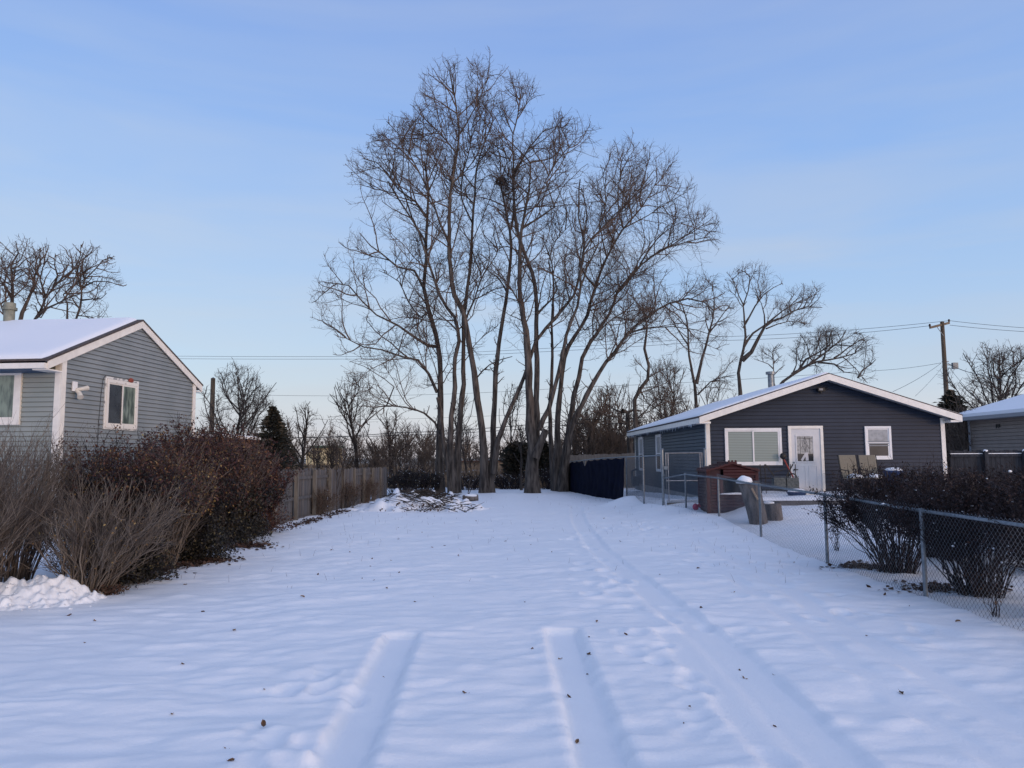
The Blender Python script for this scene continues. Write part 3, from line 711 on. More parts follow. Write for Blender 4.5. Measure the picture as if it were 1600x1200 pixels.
# ================================================================== taupe house far right
EYB = 34.0
e0 = P(1516, 700, EYB)
bh_z = T(e0.x, EYB)
bh = thing('house', 'taupe sided house with thick snow on its roof at the right edge', 'house', (e0.x, EYB, bh_z), R(-90))
ez = P(1516, 657, EYB).z-bh_z
mb = MB(); siding(mb, 9, 0, ez, 0, 0.15); mb.box(0.03, 9, 0.03, 6.97, -0.2, ez); mb.build('wall', SIDE_B, bh)
mb = MB(Mwall(0, 7, R(-90))); siding(mb, 7, 0, ez, 0, 0.15); mb.build('side_wall', SIDE_B, bh)
mb = MB(); mb.box(-0.03, 0.10, -0.03, -0.001, -0.1, ez); mb.build('corner_trim', SOFFIT, bh)
def hiproof(name, x0, x1, y0, y1, z0, z1, hip, m_, th=0.0):
    mb = MB(); ym = (y0+y1)/2
    mb.add([(x0, y0, z0), (x1, y0, z0), (x1, y1, z0), (x0, y1, z0), (x0, y0, z0+th), (x1, y0, z0+th), (x1, y1, z0+th), (x0, y1, z0+th), (x0+hip, ym, z1), (x1-hip, ym, z1)],
           [(0, 3, 2, 1), (0, 1, 5, 4), (1, 2, 6, 5), (2, 3, 7, 6), (3, 0, 4, 7), (4, 5, 9, 8), (6, 7, 8, 9), (5, 6, 9), (7, 4, 8)])
    return mb.build(name, m_, bh)
r3 = hiproof('roof', -0.5, 9.5, -0.5, 7.5, ez-0.02, ez+1.25, 0.8, mat('grey_gutter', (0.25, 0.26, 0.28), None, rough=0.5), 0.14)
s3 = hiproof('roof_snow', -0.47, 9.47, -0.47, 7.47, ez+0.125, ez+1.48, 0.8, SNOW, 0.14); s3.parent = r3
mb = MB()
nxl = 5.0
for k, xx in enumerate((1.93, 2.0, 2.09, 2.16)): mb.box(xx, xx+0.05, -0.03, -0.015, ez-0.42+(k % 2)*0.04, ez-0.25)
mb.build('wall_fitting', BLACKP, bh)
# dark board fence in front of it
f0 = P(1484, 709, 24.6); f1 = P(1640, 709, 24.6)
df = thing('board_fence', 'dark stained board fence with snowy rail in front of the taupe house', 'fence', (f0.x, 24.6, T(f0.x, 24.6)))
FZ = f0.z-T(f0.x, 24.6); n_ = int((f1.x-f0.x)/0.145)
rr = random.Random(9)
bayn = 12
for s_ in range(0, n_, bayn):
    mb = MB()
    for k in range(s_, min(n_, s_+bayn)): mb.box(k*0.145, k*0.145+0.138, 0.0, 0.02, 0.0, FZ+0.10+rr.uniform(-0.02, 0.03))
    mb.build('panel', WOODD, df)
mb = MB(); mb.box(0, n_*0.145, -0.05, -0.001, FZ-0.1, FZ-0.01); mb.box(0, n_*0.145, -0.05, -0.001, 0.35, 0.44); mb.build('rail', WOODD, df)
mb = MB(); mb.box(0, n_*0.145, -0.048, -0.003, FZ-0.009, FZ+0.012); mb.build('rail_snow', SNOW, df)
for px in (1539, 1600):
    x_ = P(px, 700, 24.5).x-f0.x; mb = MB(); mb.box(x_-0.06, x_+0.06, -0.17, -0.052, 0, FZ+0.08); po = mb.build('post', WOODD, df)
    mb = MB(); mb.blob((x_, -0.11, FZ+0.08), (0.07, 0.07, 0.05), 1); mb.build('snow_cap', SNOW, po, True)
# ================================================================== deck & yard things on the right
dkY = 20.4
dxa, dxb = P(1216, 781, dkY).x, P(1600, 781, dkY).x
dz_ = P(1240, 781, dkY).z
dk = thing('deck', 'low grey wooden deck with a snow covered top in front of the white door', 'deck', (dxa, dkY, dz_-0.28))
mb = MB(); mb.box(0, dxb-dxa, 0, 0.04, -0.35, 0.235); mb.box(-0.04, 0, 0, 3.5, -0.35, 0.235); mb.build('skirt', DECKW, dk)
mb = MB()
for k in range(25): mb.box(-0.3, dxb-dxa, 0.0+k*0.14, 0.13+k*0.14, 0.236, 0.262)
mb.build('deck_boards', DECKW, dk)
V = []; Q = []; NX, NY = 70, 26
for j in range(NY+1):
    for i in range(NX+1):
        x = -0.62+(dxb-dxa+0.6)*i/NX; y = -0.03+3.5*j/NY
        e = min(1, i/1.5, (NX-i)/1.5, j/1.2)
        V.append((x, y, 0.262+0.09*math.sqrt(e)*(1+0.45*mnoise.noise(Vector((x*1.3, y*1.3, 2))))))
for j in range(NY):
    for i in range(NX): a = j*(NX+1)+i; Q.append((a, a+1, a+NX+2, a+NX+1))
link('deck_snow', qmesh('deck_snow', V, Q, True), SNOW, dk)
DZ = dz_-0.28+0.34
# playhouse / shed
sY = 20.9
s0 = P(1107, 806, sY); s1 = P(1183, 800, sY)
sw = s1.x-s0.x; sdp = 1.35; shr = R(-4)
sz = T(s0.x, sY)-0.05
she = P(1107, 733, sY).z-sz; shp = P(1140, 724, sY).z-sz
sd = thing('garden_shed', 'small dark red ribbed plastic garden shed behind the chain link fence', 'shed', (s0.x, sY, sz), shr)
mb = MB(Mwall(0, 0, 0))
oz0, oz1 = she*0.42, she*0.80; ox0, ox1 = sw*0.27, sw*0.88
def ribbed(mb, x0, x1, z0, z1, p=0.085, d=0.022):
    z = z0
    while z < z1-0.01:
        z2 = min(z+p, z1); zm = z+(z2-z)*0.7
        mb.add([(x0, 0, z), (x1, 0, z), (x1, -d, z+(z2-z)*0.15), (x0, -d, z+(z2-z)*0.15), (x0, -d, zm), (x1, -d, zm), (x1, 0, z2), (x0, 0, z2)], [(0, 1, 2, 3), (3, 2, 5, 4), (4, 5, 6, 7)]); z = z2
ribbed(mb, 0, sw, 0, oz0); ribbed(mb, 0, ox0, oz0, oz1); ribbed(mb, ox1, sw, oz0, oz1)
mb.box(0, ox0, 0.0, 0.04, 0, she); mb.box(ox0, sw, 0.0, 0.04, 0, oz0)
mb.box(ox1, sw, 0.0, 0.04, oz0, she)
mb.box(sw-0.04, sw, 0.04, sdp, 0, she); mb.box(0.04, sw-0.04, sdp-0.04, sdp, 0, she)
body = mb.build('wall', SHEDD, sd)
mb = MB(Mwall(0, sdp, R(-90))); ribbed(mb, 0, sdp, 0, she); mb.M = None; mb.box(0, 0.04, 0.04, sdp-0.04, 0, she); mb.build('side_wall', SHEDD, sd)
for (x_, y_) in ((-0.03, -0.03), (sw-0.05, -0.03), (-0.03, sdp-0.05)):
    mb = MB(); mb.box(x_, x_+0.09, y_-0.0, y_+0.09, 0, she+0.02); mb.build('corner_post', SHEDM, sd, bevel=0.01)
mb = MB(); mb.box(ox0-0.03, ox0+0.05, -0.05, -0.02, oz0-0.04, oz1+0.02); mb.box(ox0, ox1, -0.05, -0.02, oz1, oz1+0.07)
for k in range(6): mb.box(ox0-0.26+0.0, ox0-0.05, -0.045, -0.024, oz0+0.03+k*0.075, oz0+0.08+k*0.075)
mb.build('shutter', SHEDM, sd)
mb = MB(); mb.box(ox0+0.02, ox1+0.0, -0.14, 0.06, oz0+0.001, oz0+0.025); mb.build('sill', SHEDM, sd)
mb = MB(); mb.blob(((ox0+ox1)/2-0.05, -0.05, oz0+0.025), ((ox1-ox0)*0.52, 0.10, 0.05), 4, zmin=oz0+0.026); mb.build('sill_snow', SNOW, sd, True)
# roof: front slope ribbed gable with ridge cap
mb = MB(Mwall(0, -0.06, 0))
sls = (shp-she)/(sw/2)
z = oz1+0.07
while z < she: 
    ribbed(mb, ox0+0.06, sw-0.05, z, min(z+0.085, she)); z += 0.085
z = she
while z < shp-0.02:
    q = (z-she)/sls; z2 = min(z+0.075, shp-0.005); q2 = (z2-she)/sls
    mb.add([(q-0.02, -0.035, z), (sw-q+0.02, -0.035, z), (sw-q2, 0.0, z2), (q2, 0, z2), (q, 0, z), (sw-q, 0, z)], [(0, 1, 2, 3), (0, 4, 5, 1)]); z = z2
mb.build('gable', SHEDM, sd)
mb = MB()
n_ = 6
for side in (0, 1):
    for k in range(n_):
        t0, t1 = k/n_, (k+1)/n_
        xa = -0.05+(sw/2+0.05)*t0; xb = -0.05+(sw/2+0.05)*t1
        za = she-0.04+(shp-she+0.06)*t0; zb_ = she-0.04+(shp-she+0.06)*t1
        if side: xa, xb = sw-xa, sw-xb
        mb.add([(xa, -0.14, za+0.03), (xa, sdp+0.1, za+0.03), (xb, sdp+0.1, zb_), (xb, -0.14, zb_), (xa, -0.14, za-0.03), (xa, sdp+0.1, za-0.03), (xb, sdp+0.1, zb_-0.04), (xb, -0.14, zb_-0.04)],
               [(0, 1, 2, 3), (4, 5, 1, 0), (7, 6, 5, 4), (0, 3, 7, 4), (1, 5, 6, 2)])
mb.bar((sw/2, -0.15, shp+0.02), (sw/2, sdp+0.11, shp+0.02), 0.22, 0.05)
for dx_ in (-0.09, 0.0, 0.09): mb.box(sw/2+dx_-0.02, sw/2+dx_+0.02, -0.12, -0.05, shp+0.04, shp+0.085)
mb.build('roof', SHEDM, sd)
# logs
def log_mesh(mb, a, b, ra, rb, seed, n=18, m=10, flare=0.0):
    a = Vector(a); b = Vector(b); t = (b-a).normalized(); u = t.cross(Vector((0, 1, 0))).normalized(); v = t.cross(u); vs = []; fs = []
    for j in range(m+1):
        f = j/m; r = ra+(rb-ra)*f+flare*math.exp(-f*6)
        for i in range(n):
            th = 2*math.pi*i/n; rr_ = r*(1+0.10*mnoise.noise(Vector((math.cos(th)*1.5, math.sin(th)*1.5, f*2+seed*5)))+0.04*math.sin(th*7+seed+f*2))
            vs.append(a+(b-a)*f+(u*math.cos(th)+v*math.sin(th))*rr_)
    for j in range(m):
        for i in range(n): i2 = (i+1) % n; fs.append((j*n+i, j*n+i2, (j+1)*n+i2, (j+1)*n+i))
    fs.append(tuple(range(n))); fs.append(tuple(m*n+i for i in reversed(range(n))))
    mb.add(vs, fs)
lY = 18.6
la = P(1187, 818, lY); lb = P(1170, 754, lY)
lg = thing('log', 'tall leaning cut log with a rounded cap of snow beside the garden shed', 'log', (la.x, lY, la.z))
mb = MB(); log_mesh(mb, (0, 0, -0.1), (lb.x-la.x, 0.0, lb.z-la.z), 0.21, 0.235, 1); mb.build('bark', LOGW, lg, True)
mb = MB()
sc = P(1178, 775, lY)
mb.bar((P(1169, 762, lY).x-la.x, -0.262, P(1169, 762, lY).z-la.z), (P(1179, 780, lY).x-la.x, -0.262, P(1179, 780, lY).z-la.z), 0.05, 0.03, (0, 1, 0)); mb.build('scar', LOGC, lg, bevel=0.012)
mb = MB(); mb.blob((P(1163, 751, lY).x-la.x, 0, lb.z-la.z-0.0), (0.19, 0.2, 0.16), 2, 16, 10, 0.12, zmin=lb.z-la.z-0.02); mb.build('snow_cap', SNOW, lg, True)
lc = P(1212, 818, lY+0.15); ld = P(1207, 786, lY+0.15)
lg2 = thing('log', 'short upright log stump just right of the tall leaning log', 'log', (lc.x, lY+0.15, lc.z))
mb = MB(); log_mesh(mb, (0, 0, -0.1), (-0.06, 0, ld.z-lc.z), 0.19, 0.185, 5); mb.build('bark', LOGW, lg2, True)
mb = MB(); mb.blob((-0.16, 0, ld.z-lc.z), (0.16, 0.15, 0.05), 5, 14, 8, 0.2, zmin=ld.z-lc.z-0.02); mb.build('snow_cap', SNOW, lg2, True)

# things on the deck
def on_deck(px, Y): return P(px, 700, Y).x
# steel frame grill / cart
gxp = on_deck(1218, 22.6)
gr = thing('wire_grill_cart', 'dark wire grill cart under the wide window on the deck', 'grill', (gxp, 22.6, DZ))
mb = MB()
for (x_, y_) in ((-0.5, -0.2), (0.35, -0.2), (-0.5, 0.2), (0.35, 0.2)): mb.bar((x_, y_, 0), (x_*1.05, y_, 0.85), 0.02, 0.02)
for z_ in (0.12, 0.45): 
    for k in range(9): mb.bar((-0.5+k*0.105, -0.2, z_), (-0.5+k*0.105, 0.2, z_), 0.008, 0.008)
    mb.bar((-0.5, -0.2, z_), (0.35, -0.2, z_), 0.015, 0.015); mb.bar((-0.5, 0.2, z_), (0.35, 0.2, z_), 0.015, 0.015)
mb.bar((-0.5, -0.2, 0.85), (-0.25, -0.2, 0.5), 0.03, 0.03); mb.bar((0.3, -0.2, 0.85), (0.1, -0.2, 0.5), 0.03, 0.03); mb.bar((-0.25, -0.2, 0.62), (0.1, -0.2, 0.72), 0.02, 0.02)
mb.build('frame', BLACKP, gr)
for xo in (-0.12, 0.25):
    mb = MB()
    for k in range(6):
        z_ = 0.16+k*0.065
        frame(mb, xo-0.17, xo+0.17, z_, z_+0.012, 0.006, -0.30, -0.295)
    for k in range(7): mb.box(xo-0.17+k*0.055, xo-0.163+k*0.055, -0.305, -0.30, 0.14, 0.52)
    mb.box(xo-0.17, xo+0.17, -0.29, -0.05, 0.14, 0.46); mb.build('basket', mat('grey_basket', (0.06, 0.075, 0.08), (0.13, 0.15, 0.155), 14, 0.5), gr, bevel=0.01)
# broom / shovel leaning by the door
bx_ = on_deck(1228, 23.5)
br = thing('snow_shovel', 'red handled shovel leaning on the wall left of the door', 'shovel', (bx_+0.15, 23.3, DZ))
mb = MB(); mb.bar((0.12, -0.1, 0.05), (-0.12, 0.55, 1.02), 0.035, 0.035); mb.build('handle', mat('red_handle', (0.28, 0.05, 0.04), None, rough=0.5), br)
mb = MB(); mb.blob((-0.14, 0.5, 1.08), (0.10, 0.05, 0.10), 1); mb.build('grip', BLACKP, br, True)
# coiled hose
hs = thing('garden_hose', 'loop of black hose standing at the foot of the white door frame', 'hose', (on_deck(1236.5, 23.2), 23.2, DZ))
mb = MB(); pts = [(0.17*math.cos(a)+0.0, 0.02*math.sin(a*3), 0.30+0.26*math.sin(a)) for a in np.linspace(-1.6, 3.4, 24)]; mb.tube(pts, 0.022, 7); mb.build('coil', BLACKP, hs, True)
# blue tub with snow
def tub(name, label, px, Y, r, h, zb, wide=1.0):
    x_ = P(px, 700, Y).x; t_ = thing(name, label, 'tub', (x_, Y, zb))
    mb = MB(); N = 24; vs = []; fs = []
    prof = [(0.0, 0.0), (0.82, 0.0), (0.97, h*0.9), (1.04, h*0.92), (1.04, h), (0.95, h), (0.9, h*0.85)]
    for (rr_, z_) in prof:
        for i in range(N): a = 2*math.pi*i/N; vs.append((math.cos(a)*rr_*r*wide, math.sin(a)*rr_*r, z_))
    for j in range(len(prof)-1):
        for i in range(N): i2 = (i+1) % N; fs.append((j*N+i, j*N+i2, (j+1)*N+i2, (j+1)*N+i))
    mb.add(vs, fs); mb.build('bucket', BLUEP, t_, True)
    mb = MB(); mb.blob((0, 0, h-0.02), (r*0.93*wide, r*0.93, 0.11), 3, 20, 8, 0.12, zmin=h-0.03); mb.build('snow_cap', SNOW, t_, True)
    return t_
tub('tub', 'low blue tub heaped with snow on the deck in front of the white door', 1242, 21.5, 0.19, 0.10, DZ, 1.5)
tub('tub', 'blue tub with a flat snow lid to the right of the tan patio chairs', 1394, 22.4, 0.27, 0.42, P(1394, 735, 22.4).z-0.42, 1.0)
wb = thing('white_box', 'small white box lying on the deck snow right of the blue tub', 'box', (P(1263, 700, 21.6).x, 21.6, DZ))
mb = MB(); mb.box(-0.17, 0.17, -0.12, 0.12, 0, 0.11); mb.build('body', WHITEV, wb, bevel=0.02)
mb = MB(); mb.box(-0.07, 0.07, -0.126, -0.121, 0.03, 0.06); mb.build('slot', BLACKP, wb)
# tan patio chairs
def chair(px0, px1, label, Y=22.6, rz=0.0):
    a = P(px0, 711, Y); b = P(px1, 711, Y); w = b.x-a.x; zt = a.z; zb = P(px0, 739, Y).z
    c = thing('patio_chair', label, 'chair', ((a.x+b.x)/2, Y, DZ), rz, 'tan high-backed patio chairs on the deck')
    H = zt-DZ; hs_ = min(zb-DZ+0.02, 0.45)
    mb = MB(); mb.add([(-w/2, 0.0, hs_), (w/2, 0.0, hs_), (w/2, 0.16, H), (-w/2, 0.16, H), (-w/2, 0.03, hs_), (w/2, 0.03, hs_), (w/2, 0.19, H), (-w/2, 0.19, H)], [(0, 1, 2, 3), (7, 6, 5, 4), (0, 4, 5, 1), (1, 5, 6, 2), (2, 6, 7, 3), (3, 7, 4, 0)])
    mb.build('backrest', TANF, c, bevel=0.012)
    mb = MB(); mb.box(-w/2, w/2, -0.5, 0.0, hs_-0.03, hs_); mb.build('seat', TANF, c, bevel=0.01)
    for s_ in (-1, 1):
        mb = MB(); mb.tube([(s_*(w/2+0.02), 0.18, H), (s_*(w/2+0.02), 0.0, hs_), (s_*(w/2+0.02), -0.0, 0)], 0.014, 8); mb.tube([(s_*(w/2+0.03), -0.5, 0), (s_*(w/2+0.03), -0.48, hs_+0.2), (s_*(w/2+0.03), 0.04, hs_+0.24)], 0.016, 8)
        mb.build('armrest', BLACKP, c)
    mb = MB(); mb.blob((0.02, -0.25, hs_), (w*0.46, 0.24, 0.12), px0 % 7, 16, 8, 0.2, zmin=hs_-0.01); mb.build('seat_snow', SNOW, c, True)
    return c
chair(1314, 1341, 'left of two tan sling patio chairs on the deck, its seat covered with snow', rz=R(3))
chair(1345, 1371, 'right of two tan patio chairs, partly in front of the small window', rz=R(-2))

# pink toy and plank by the gate
pk_ = G(1087, 793); pt = thing('toy', 'small pink plastic toy half buried in snow left of the garden shed', 'toy', (P(1087, 793, 21.8).x, 21.8, P(1087, 797, 21.8).z))
mb = MB(); mb.blob((0, 0, 0.09), (0.09, 0.07, 0.09), 2); mb.tube([(0.02, 0, 0.1), (0.10, 0, 0.17), (0.12, 0, 0.09)], 0.025, 8); mb.build('body', PINK, pt, True)

# ================================================================== chain link fence
def fence_mesh(runs, height, name_parent, wire=0.0022, cell=0.075, z_off=0.02):
    """runs: list of ((x0,y0),(x1,y1)) ; real interlocking wires"""
    for (a, b, zf) in runs:
        L = math.hypot(b[0]-a[0], b[1]-a[1]); n = int(L/cell); tb = Tubes()
        m = int(round(height/(cell*0.5)))
        dx, dy = (b[0]-a[0])/L, (b[1]-a[1])/L
        for i in range(n):
            pts = []
            for j in range(m+1):
                s_ = i*cell+(cell*0.5 if j % 2 else 0)
                x = a[0]+dx*s_; y = a[1]+dy*s_
                bow = 0.018*math.sin(s_*1.3+j*0.1)
                off = (0.004 if (j % 2) else -0.004)+bow
                z = zf(x, y)+z_off+j*(height-z_off+0.02)/m
                pts.append((x-dy*off, y+dx*off, z))
            tb.add(pts, [wire]*len(pts), 3)
        for i in range(n):
            pts = []
            for j in range(m+1):
                s_ = (i+1)*cell-(cell*0.5 if j % 2 else 0)
                x = a[0]+dx*s_; y = a[1]+dy*s_
                bow = 0.018*math.sin(s_*1.3+j*0.1)
                off = (-0.004 if (j % 2) else 0.004)+bow
                z = zf(x, y)+z_off+j*(height-z_off+0.02)/m
                pts.append((x-dy*off, y+dx*off, z))
            tb.add(pts, [wire]*len(pts), 3)
        link('mesh_panel', tb.mesh('mesh_panel'), WIRE, name_parent, True)
FP = []
for (px, py, pt_) in ((1443, 930, 798), (1290, 874, 773), (1187, 837, 757.5), (1122, 808, 747)):
    Y_ = {1443: 10.0, 1290: 13.07, 1187: 16.6, 1122: 20.1}[px]
    FP.append((P(px, py, Y_).x, Y_, P(px, pt_, Y_).z))
x70 = P(1069.5, 760, 22.3); FP.append((x70.x, 22.3, P(1069, 741, 22.3).z))
gl = P(1035.5, 745, 23.5); FP.append((gl.x, 23.5, P(1036, 747.5, 23.5).z))
FP = [(FP[0][0]-0.02, 6.95, FP[0][2]-0.02), ] + FP
FP = [(FP[0][0]-0.02, 3.9, FP[0][2]-0.02), ] + FP
cf = thing('chain_link_fence', 'low galvanised chain link fence running along the right side of the snowy lot', 'fence', (FP[0][0], FP[0][1], 0))
runs = []
for a, b in zip(FP[:-1], FP[1:]):
    def zf(x, y, a=a, b=b): return T(x, y)-0.03
    runs.append(((a[0], a[1]), (b[0], b[1]), zf))
hts = [0.5*(a[2]+b[2])-T(0.5*(a[0]+b[0]), 0.5*(a[1]+b[1]))+0.065 for a, b in zip(FP[:-1], FP[1:])]
for r_, h_ in zip(runs, hts): fence_mesh([r_], h_, cf)
for (x, y, z) in FP[:-1]:
    mb = MB(); mb.tube([(x+0.03, y, T(x, y)-0.2), (x+0.03, y, z)], 0.028, 12); mb.tube([(x+0.03, y, z), (x+0.03, y, z+0.03)], [0.034, 0.03], 12); mb.build('post', GALV, cf, world=True)
for a, b in zip(FP[:-1], FP[1:]):
    mb = MB(); mb.tube([(a[0]+0.03, a[1], a[2]+0.0), (b[0]+0.03, b[1], b[2]+0.0)], 0.021, 10); mb.build('top_rail', GALV, cf, world=True)
# gate
gzb = T(gl.x, 23.5)
gt = P(1035.5, 702, 23.5).z; gR = P(1101, 702, 23.5)
gp = thing('gate_post', 'tall steel gate post at the left of the chain link gate', 'post', (gl.x, 23.5, gzb-0.1))
mb = MB(); mb.tube([(0, 0, 0), (0, 0, gt-gzb+0.1)], 0.04, 12); mb.blob((0, 0, gt-gzb+0.1), (0.05, 0.05, 0.03), 1); mb.tube([(-0.05, 0, 1.0), (0.07, 0, 1.0)], 0.02, 8); mb.build('pole', GALV, gp)
gp2 = thing('gate_post', 'steel gate post against the corner of the charcoal house', 'post', (gR.x, 23.5, gzb-0.1))
mb = MB(); mb.tube([(0, 0, 0), (0, 0, gt-gzb+0.1)], 0.036, 12); mb.blob((0, 0, gt-gzb+0.1), (0.045, 0.045, 0.03), 1); mb.build('pole', GALV, gp2)
ga = P(1040, 708, 23.5); gb = P(1096.5, 708, 23.5); gmz = P(1060, 751, 23.5).z; gbz = P(1040, 783, 23.5).z
gate = thing('chain_link_gate', 'tall white framed chain link gate beside the charcoal house', 'gate', (ga.x, 23.5, gbz))
mb = MB(); GH = ga.z-gbz; GW = gb.x-ga.x
mb.tube([(0.0, 0, 0), (0.0, 0, GH), (GW, 0, GH), (GW, 0, 0), (0, 0, 0)], 0.019, 10); mb.tube([(0.07, 0, 0.0), (0.07, 0, GH)], 0.014, 8); mb.tube([(GW-0.06, 0, 0.0), (GW-0.06, 0, GH)], 0.014, 8)
mb.tube([(0, 0, gmz-gbz), (GW, 0, gmz-gbz)], 0.016, 8); mb.build('gate_frame', mat('worn_white_steel', (0.24, 0.24, 0.25), (0.40, 0.39, 0.38), 14, 0.5), gate)
fence_mesh([((ga.x, 23.5), (gb.x, 23.5), lambda x, y: gbz)], GH, gate)
mb = MB(); mb.box(-0.08, 0.04, -0.05, 0.05, 0.95, 1.05); mb.build('latch', GALV, gate)
pb = thing('sill_board', 'weathered brown board lying in snow under the chain link gate', 'board', (ga.x, 23.35, gbz-0.2))
mb = MB(); mb.box(-0.02, 1.15, 0, 0.06, -0.05, 0.17); mb.build('plank', WOODP, pb, bevel=0.01)
# taller rear run with navy tarp
q0 = (gl.x, 23.5); qs = [q0]
for px, Y_ in ((1005.5, 25.3),): qs.append((P(px, 750, Y_).x, Y_))
qn = P(979, 750, 28.5); qf = P(889, 745, 39.0)
for k in range(1, 5):
    f = (k-1)/3.0; qs.append((qn.x+(qf.x-qn.x)*f, 28.5+(39-28.5)*f))
tf = thing('tall_chain_link_fence', 'tall chain link fence from the gate back towards the bare trees', 'fence', (q0[0], q0[1], 0))
zt_n = [P(1035, 711, 23.5).z, P(1005, 713, 25.3).z, P(979, 714, 28.5).z, P(945, 716, 32).z, P(915, 719, 35.5).z, P(889, 722, 39).z]
for k, ((x, y), z) in enumerate(zip(qs, zt_n)):
    if k: 
        mb = MB(); mb.tube([(x, y, T(x, y)-0.2), (x, y, z+0.03)], 0.028, 10); mb.build('post', GALV, tf, world=True)
for (a, b, za, zb2) in zip(qs[:-1], qs[1:], zt_n[:-1], zt_n[1:]):
    mb = MB(); mb.tube([(a[0], a[1], za), (b[0], b[1], zb2)], 0.02, 8); mb.build('top_rail', GALV, tf, world=True)
for k in (0, 1):
    a, b = qs[k], qs[k+1]
    fence_mesh([(a, b, lambda x, y: T(x, y)-0.03)], 0.5*(zt_n[k]+zt_n[k+1])-T(a[0], a[1]), tf)
# tarp draped on the fence (outer side), with folds
tp = thing('tarp', 'dark navy tarpaulin draped over the tall chain link fence left of the charcoal house', 'tarp', (qn.x, qn.y, T(qn.x, qn.y)))
V = []; Q = []; NU, NV = 90, 16
for i in range(NU+1):
    f = i/NU
    x = qn.x+(qf.x-qn.x)*f; y = 28.5+10.5*f; kk = min(2, int(f*3)); g_ = f*3-kk
    zt_ = zt_n[2+kk]*(1-g_)+zt_n[3+kk]*g_
    top = zt_-0.02-0.05*abs(math.sin(f*9*math.pi))-0.22*math.exp(-((f-0.62)/0.03)**2)
    bot = T(x, y)-0.05
    for j in range(NV+1):
        v = j/NV; z = top+(bot-top)*v
        fold = 0.02*math.sin(f*37+math.sin(v*4)*1.5)*(0.3+v)+0.05*mnoise.noise(Vector((x*2, y*1.2, z*1.5)))
        flare = 0.55*max(0, 1-f/0.12)*(v**3); push = 0.45*max(0, 1-f/0.12)*v**1.5
        V.append((x-0.06-abs(fold)-0.35*flare, y+push*-1.2, z-0.0))
for i in range(NU):
    for j in range(NV):
        a = i*(NV+1)+j; Q.append((a, a+1, a+NV+2, a+NV+1))
o = link('cloth', qmesh('cloth', V, Q, True), TARP, tp, True); sm = o.modifiers.new('s', 'SOLIDIFY'); sm.thickness = 0.01

# light board fence behind the tarp at the back of the charcoal house
bw = thing('board_fence', 'tan upright board fence at the back behind the navy tarp', 'fence', (P(862, 720, 43).x, 43, T(3, 43)))
ox = bw.location.x; L = P(1003, 720, 43).x-ox; rr = random.Random(3); n_ = int(L/0.15)
for s_ in range(0, n_, 16):
    mb = MB()
    for k in range(s_, min(n_, s_+16)): 
        h_ = P(862+141*k/n_, 712-4*k/n_, 43).z-bw.location.z
        mb.box(k*0.15, k*0.15+0.14, 0, 0.02, -0.1, h_+rr.uniform(-0.03, 0.03))
    mb.build('panel', WOODT, bw)
mb = MB(); mb.box(0, L, 0.021, 0.06, 1.3, 1.38); mb.box(0, L, 0.021, 0.06, 0.4, 0.48); mb.build('rail', WOODT, bw)

# ================================================================== left wooden fence
pA = P(430, 735, 19.4); pB = P(603, 731, 36.5)
fl_ = thing('board_fence', 'weathered grey board fence with pale posts along the left of the lot', 'fence', (pA.x, pA.y, 0))
Lf = math.hypot(pB.x-pA.x, pB.y-pA.y); ux_, uy_ = (pB.x-pA.x)/Lf, (pB.y-pA.y)/Lf
MFn = Matrix.Translation((pA.x, pA.y, 0)) @ Matrix.Rotation(math.atan2(uy_, ux_), 4, 'Z')
rr = random.Random(11); sp = 1.93; s_ = -0.25
bi = 0
while s_ < Lf:
    mb = MB(MFn); x = s_; rail_side = bi in (0, 1, 2, 5, 6)
    while x < min(s_+sp-0.02, Lf):
        wx = P(430, 735, 19.4)
        f = (x)/Lf; zt_ = pA.z+(pB.z-pA.z)*f; yy = pA.y+uy_*x; xx = pA.x+ux_*x
        tz = zt_+rr.uniform(-0.03, 0.05); w_ = 0.135
        yo = 0.02 if rail_side else -0.045
        # dog-eared board
        zb2 = T(xx, yy)-0.12
        mb.prism([(x, zb2), (x+w_, zb2), (x+w_, tz-0.04), (x+w_-0.03, tz), (x+0.03, tz), (x, tz-0.04)], yo+rr.uniform(-0.004, 0.004), yo+0.018)
        x += 0.142
    mb.build('panel', WOODG, fl_, world=True)
    f0_ = s_/Lf; za = pA.z+(pB.z-pA.z)*f0_; e_ = min(s_+sp, Lf); zb3 = pA.z+(pB.z-pA.z)*e_/Lf
    mb = MB(MFn)
    for dz2 in (0.22, 0.78, 1.35):
        if rail_side or dz2 != 0.78 or True:
            mb.bar((s_, -0.005, za-dz2), (e_, -0.005, zb3-dz2), 0.04, 0.085)
    mb.build('rail', WOODG, fl_, world=True)
    mb = MB(MFn); xx = pA.x+ux_*s_; yy = pA.y+uy_*s_
    mb.box(s_-0.05, s_+0.05, -0.13, -0.03 if rail_side else -0.046, T(xx, yy)-0.2, za+0.0); mb.build('post', WOODP, fl_, world=True)
    s_ += sp; bi += 1

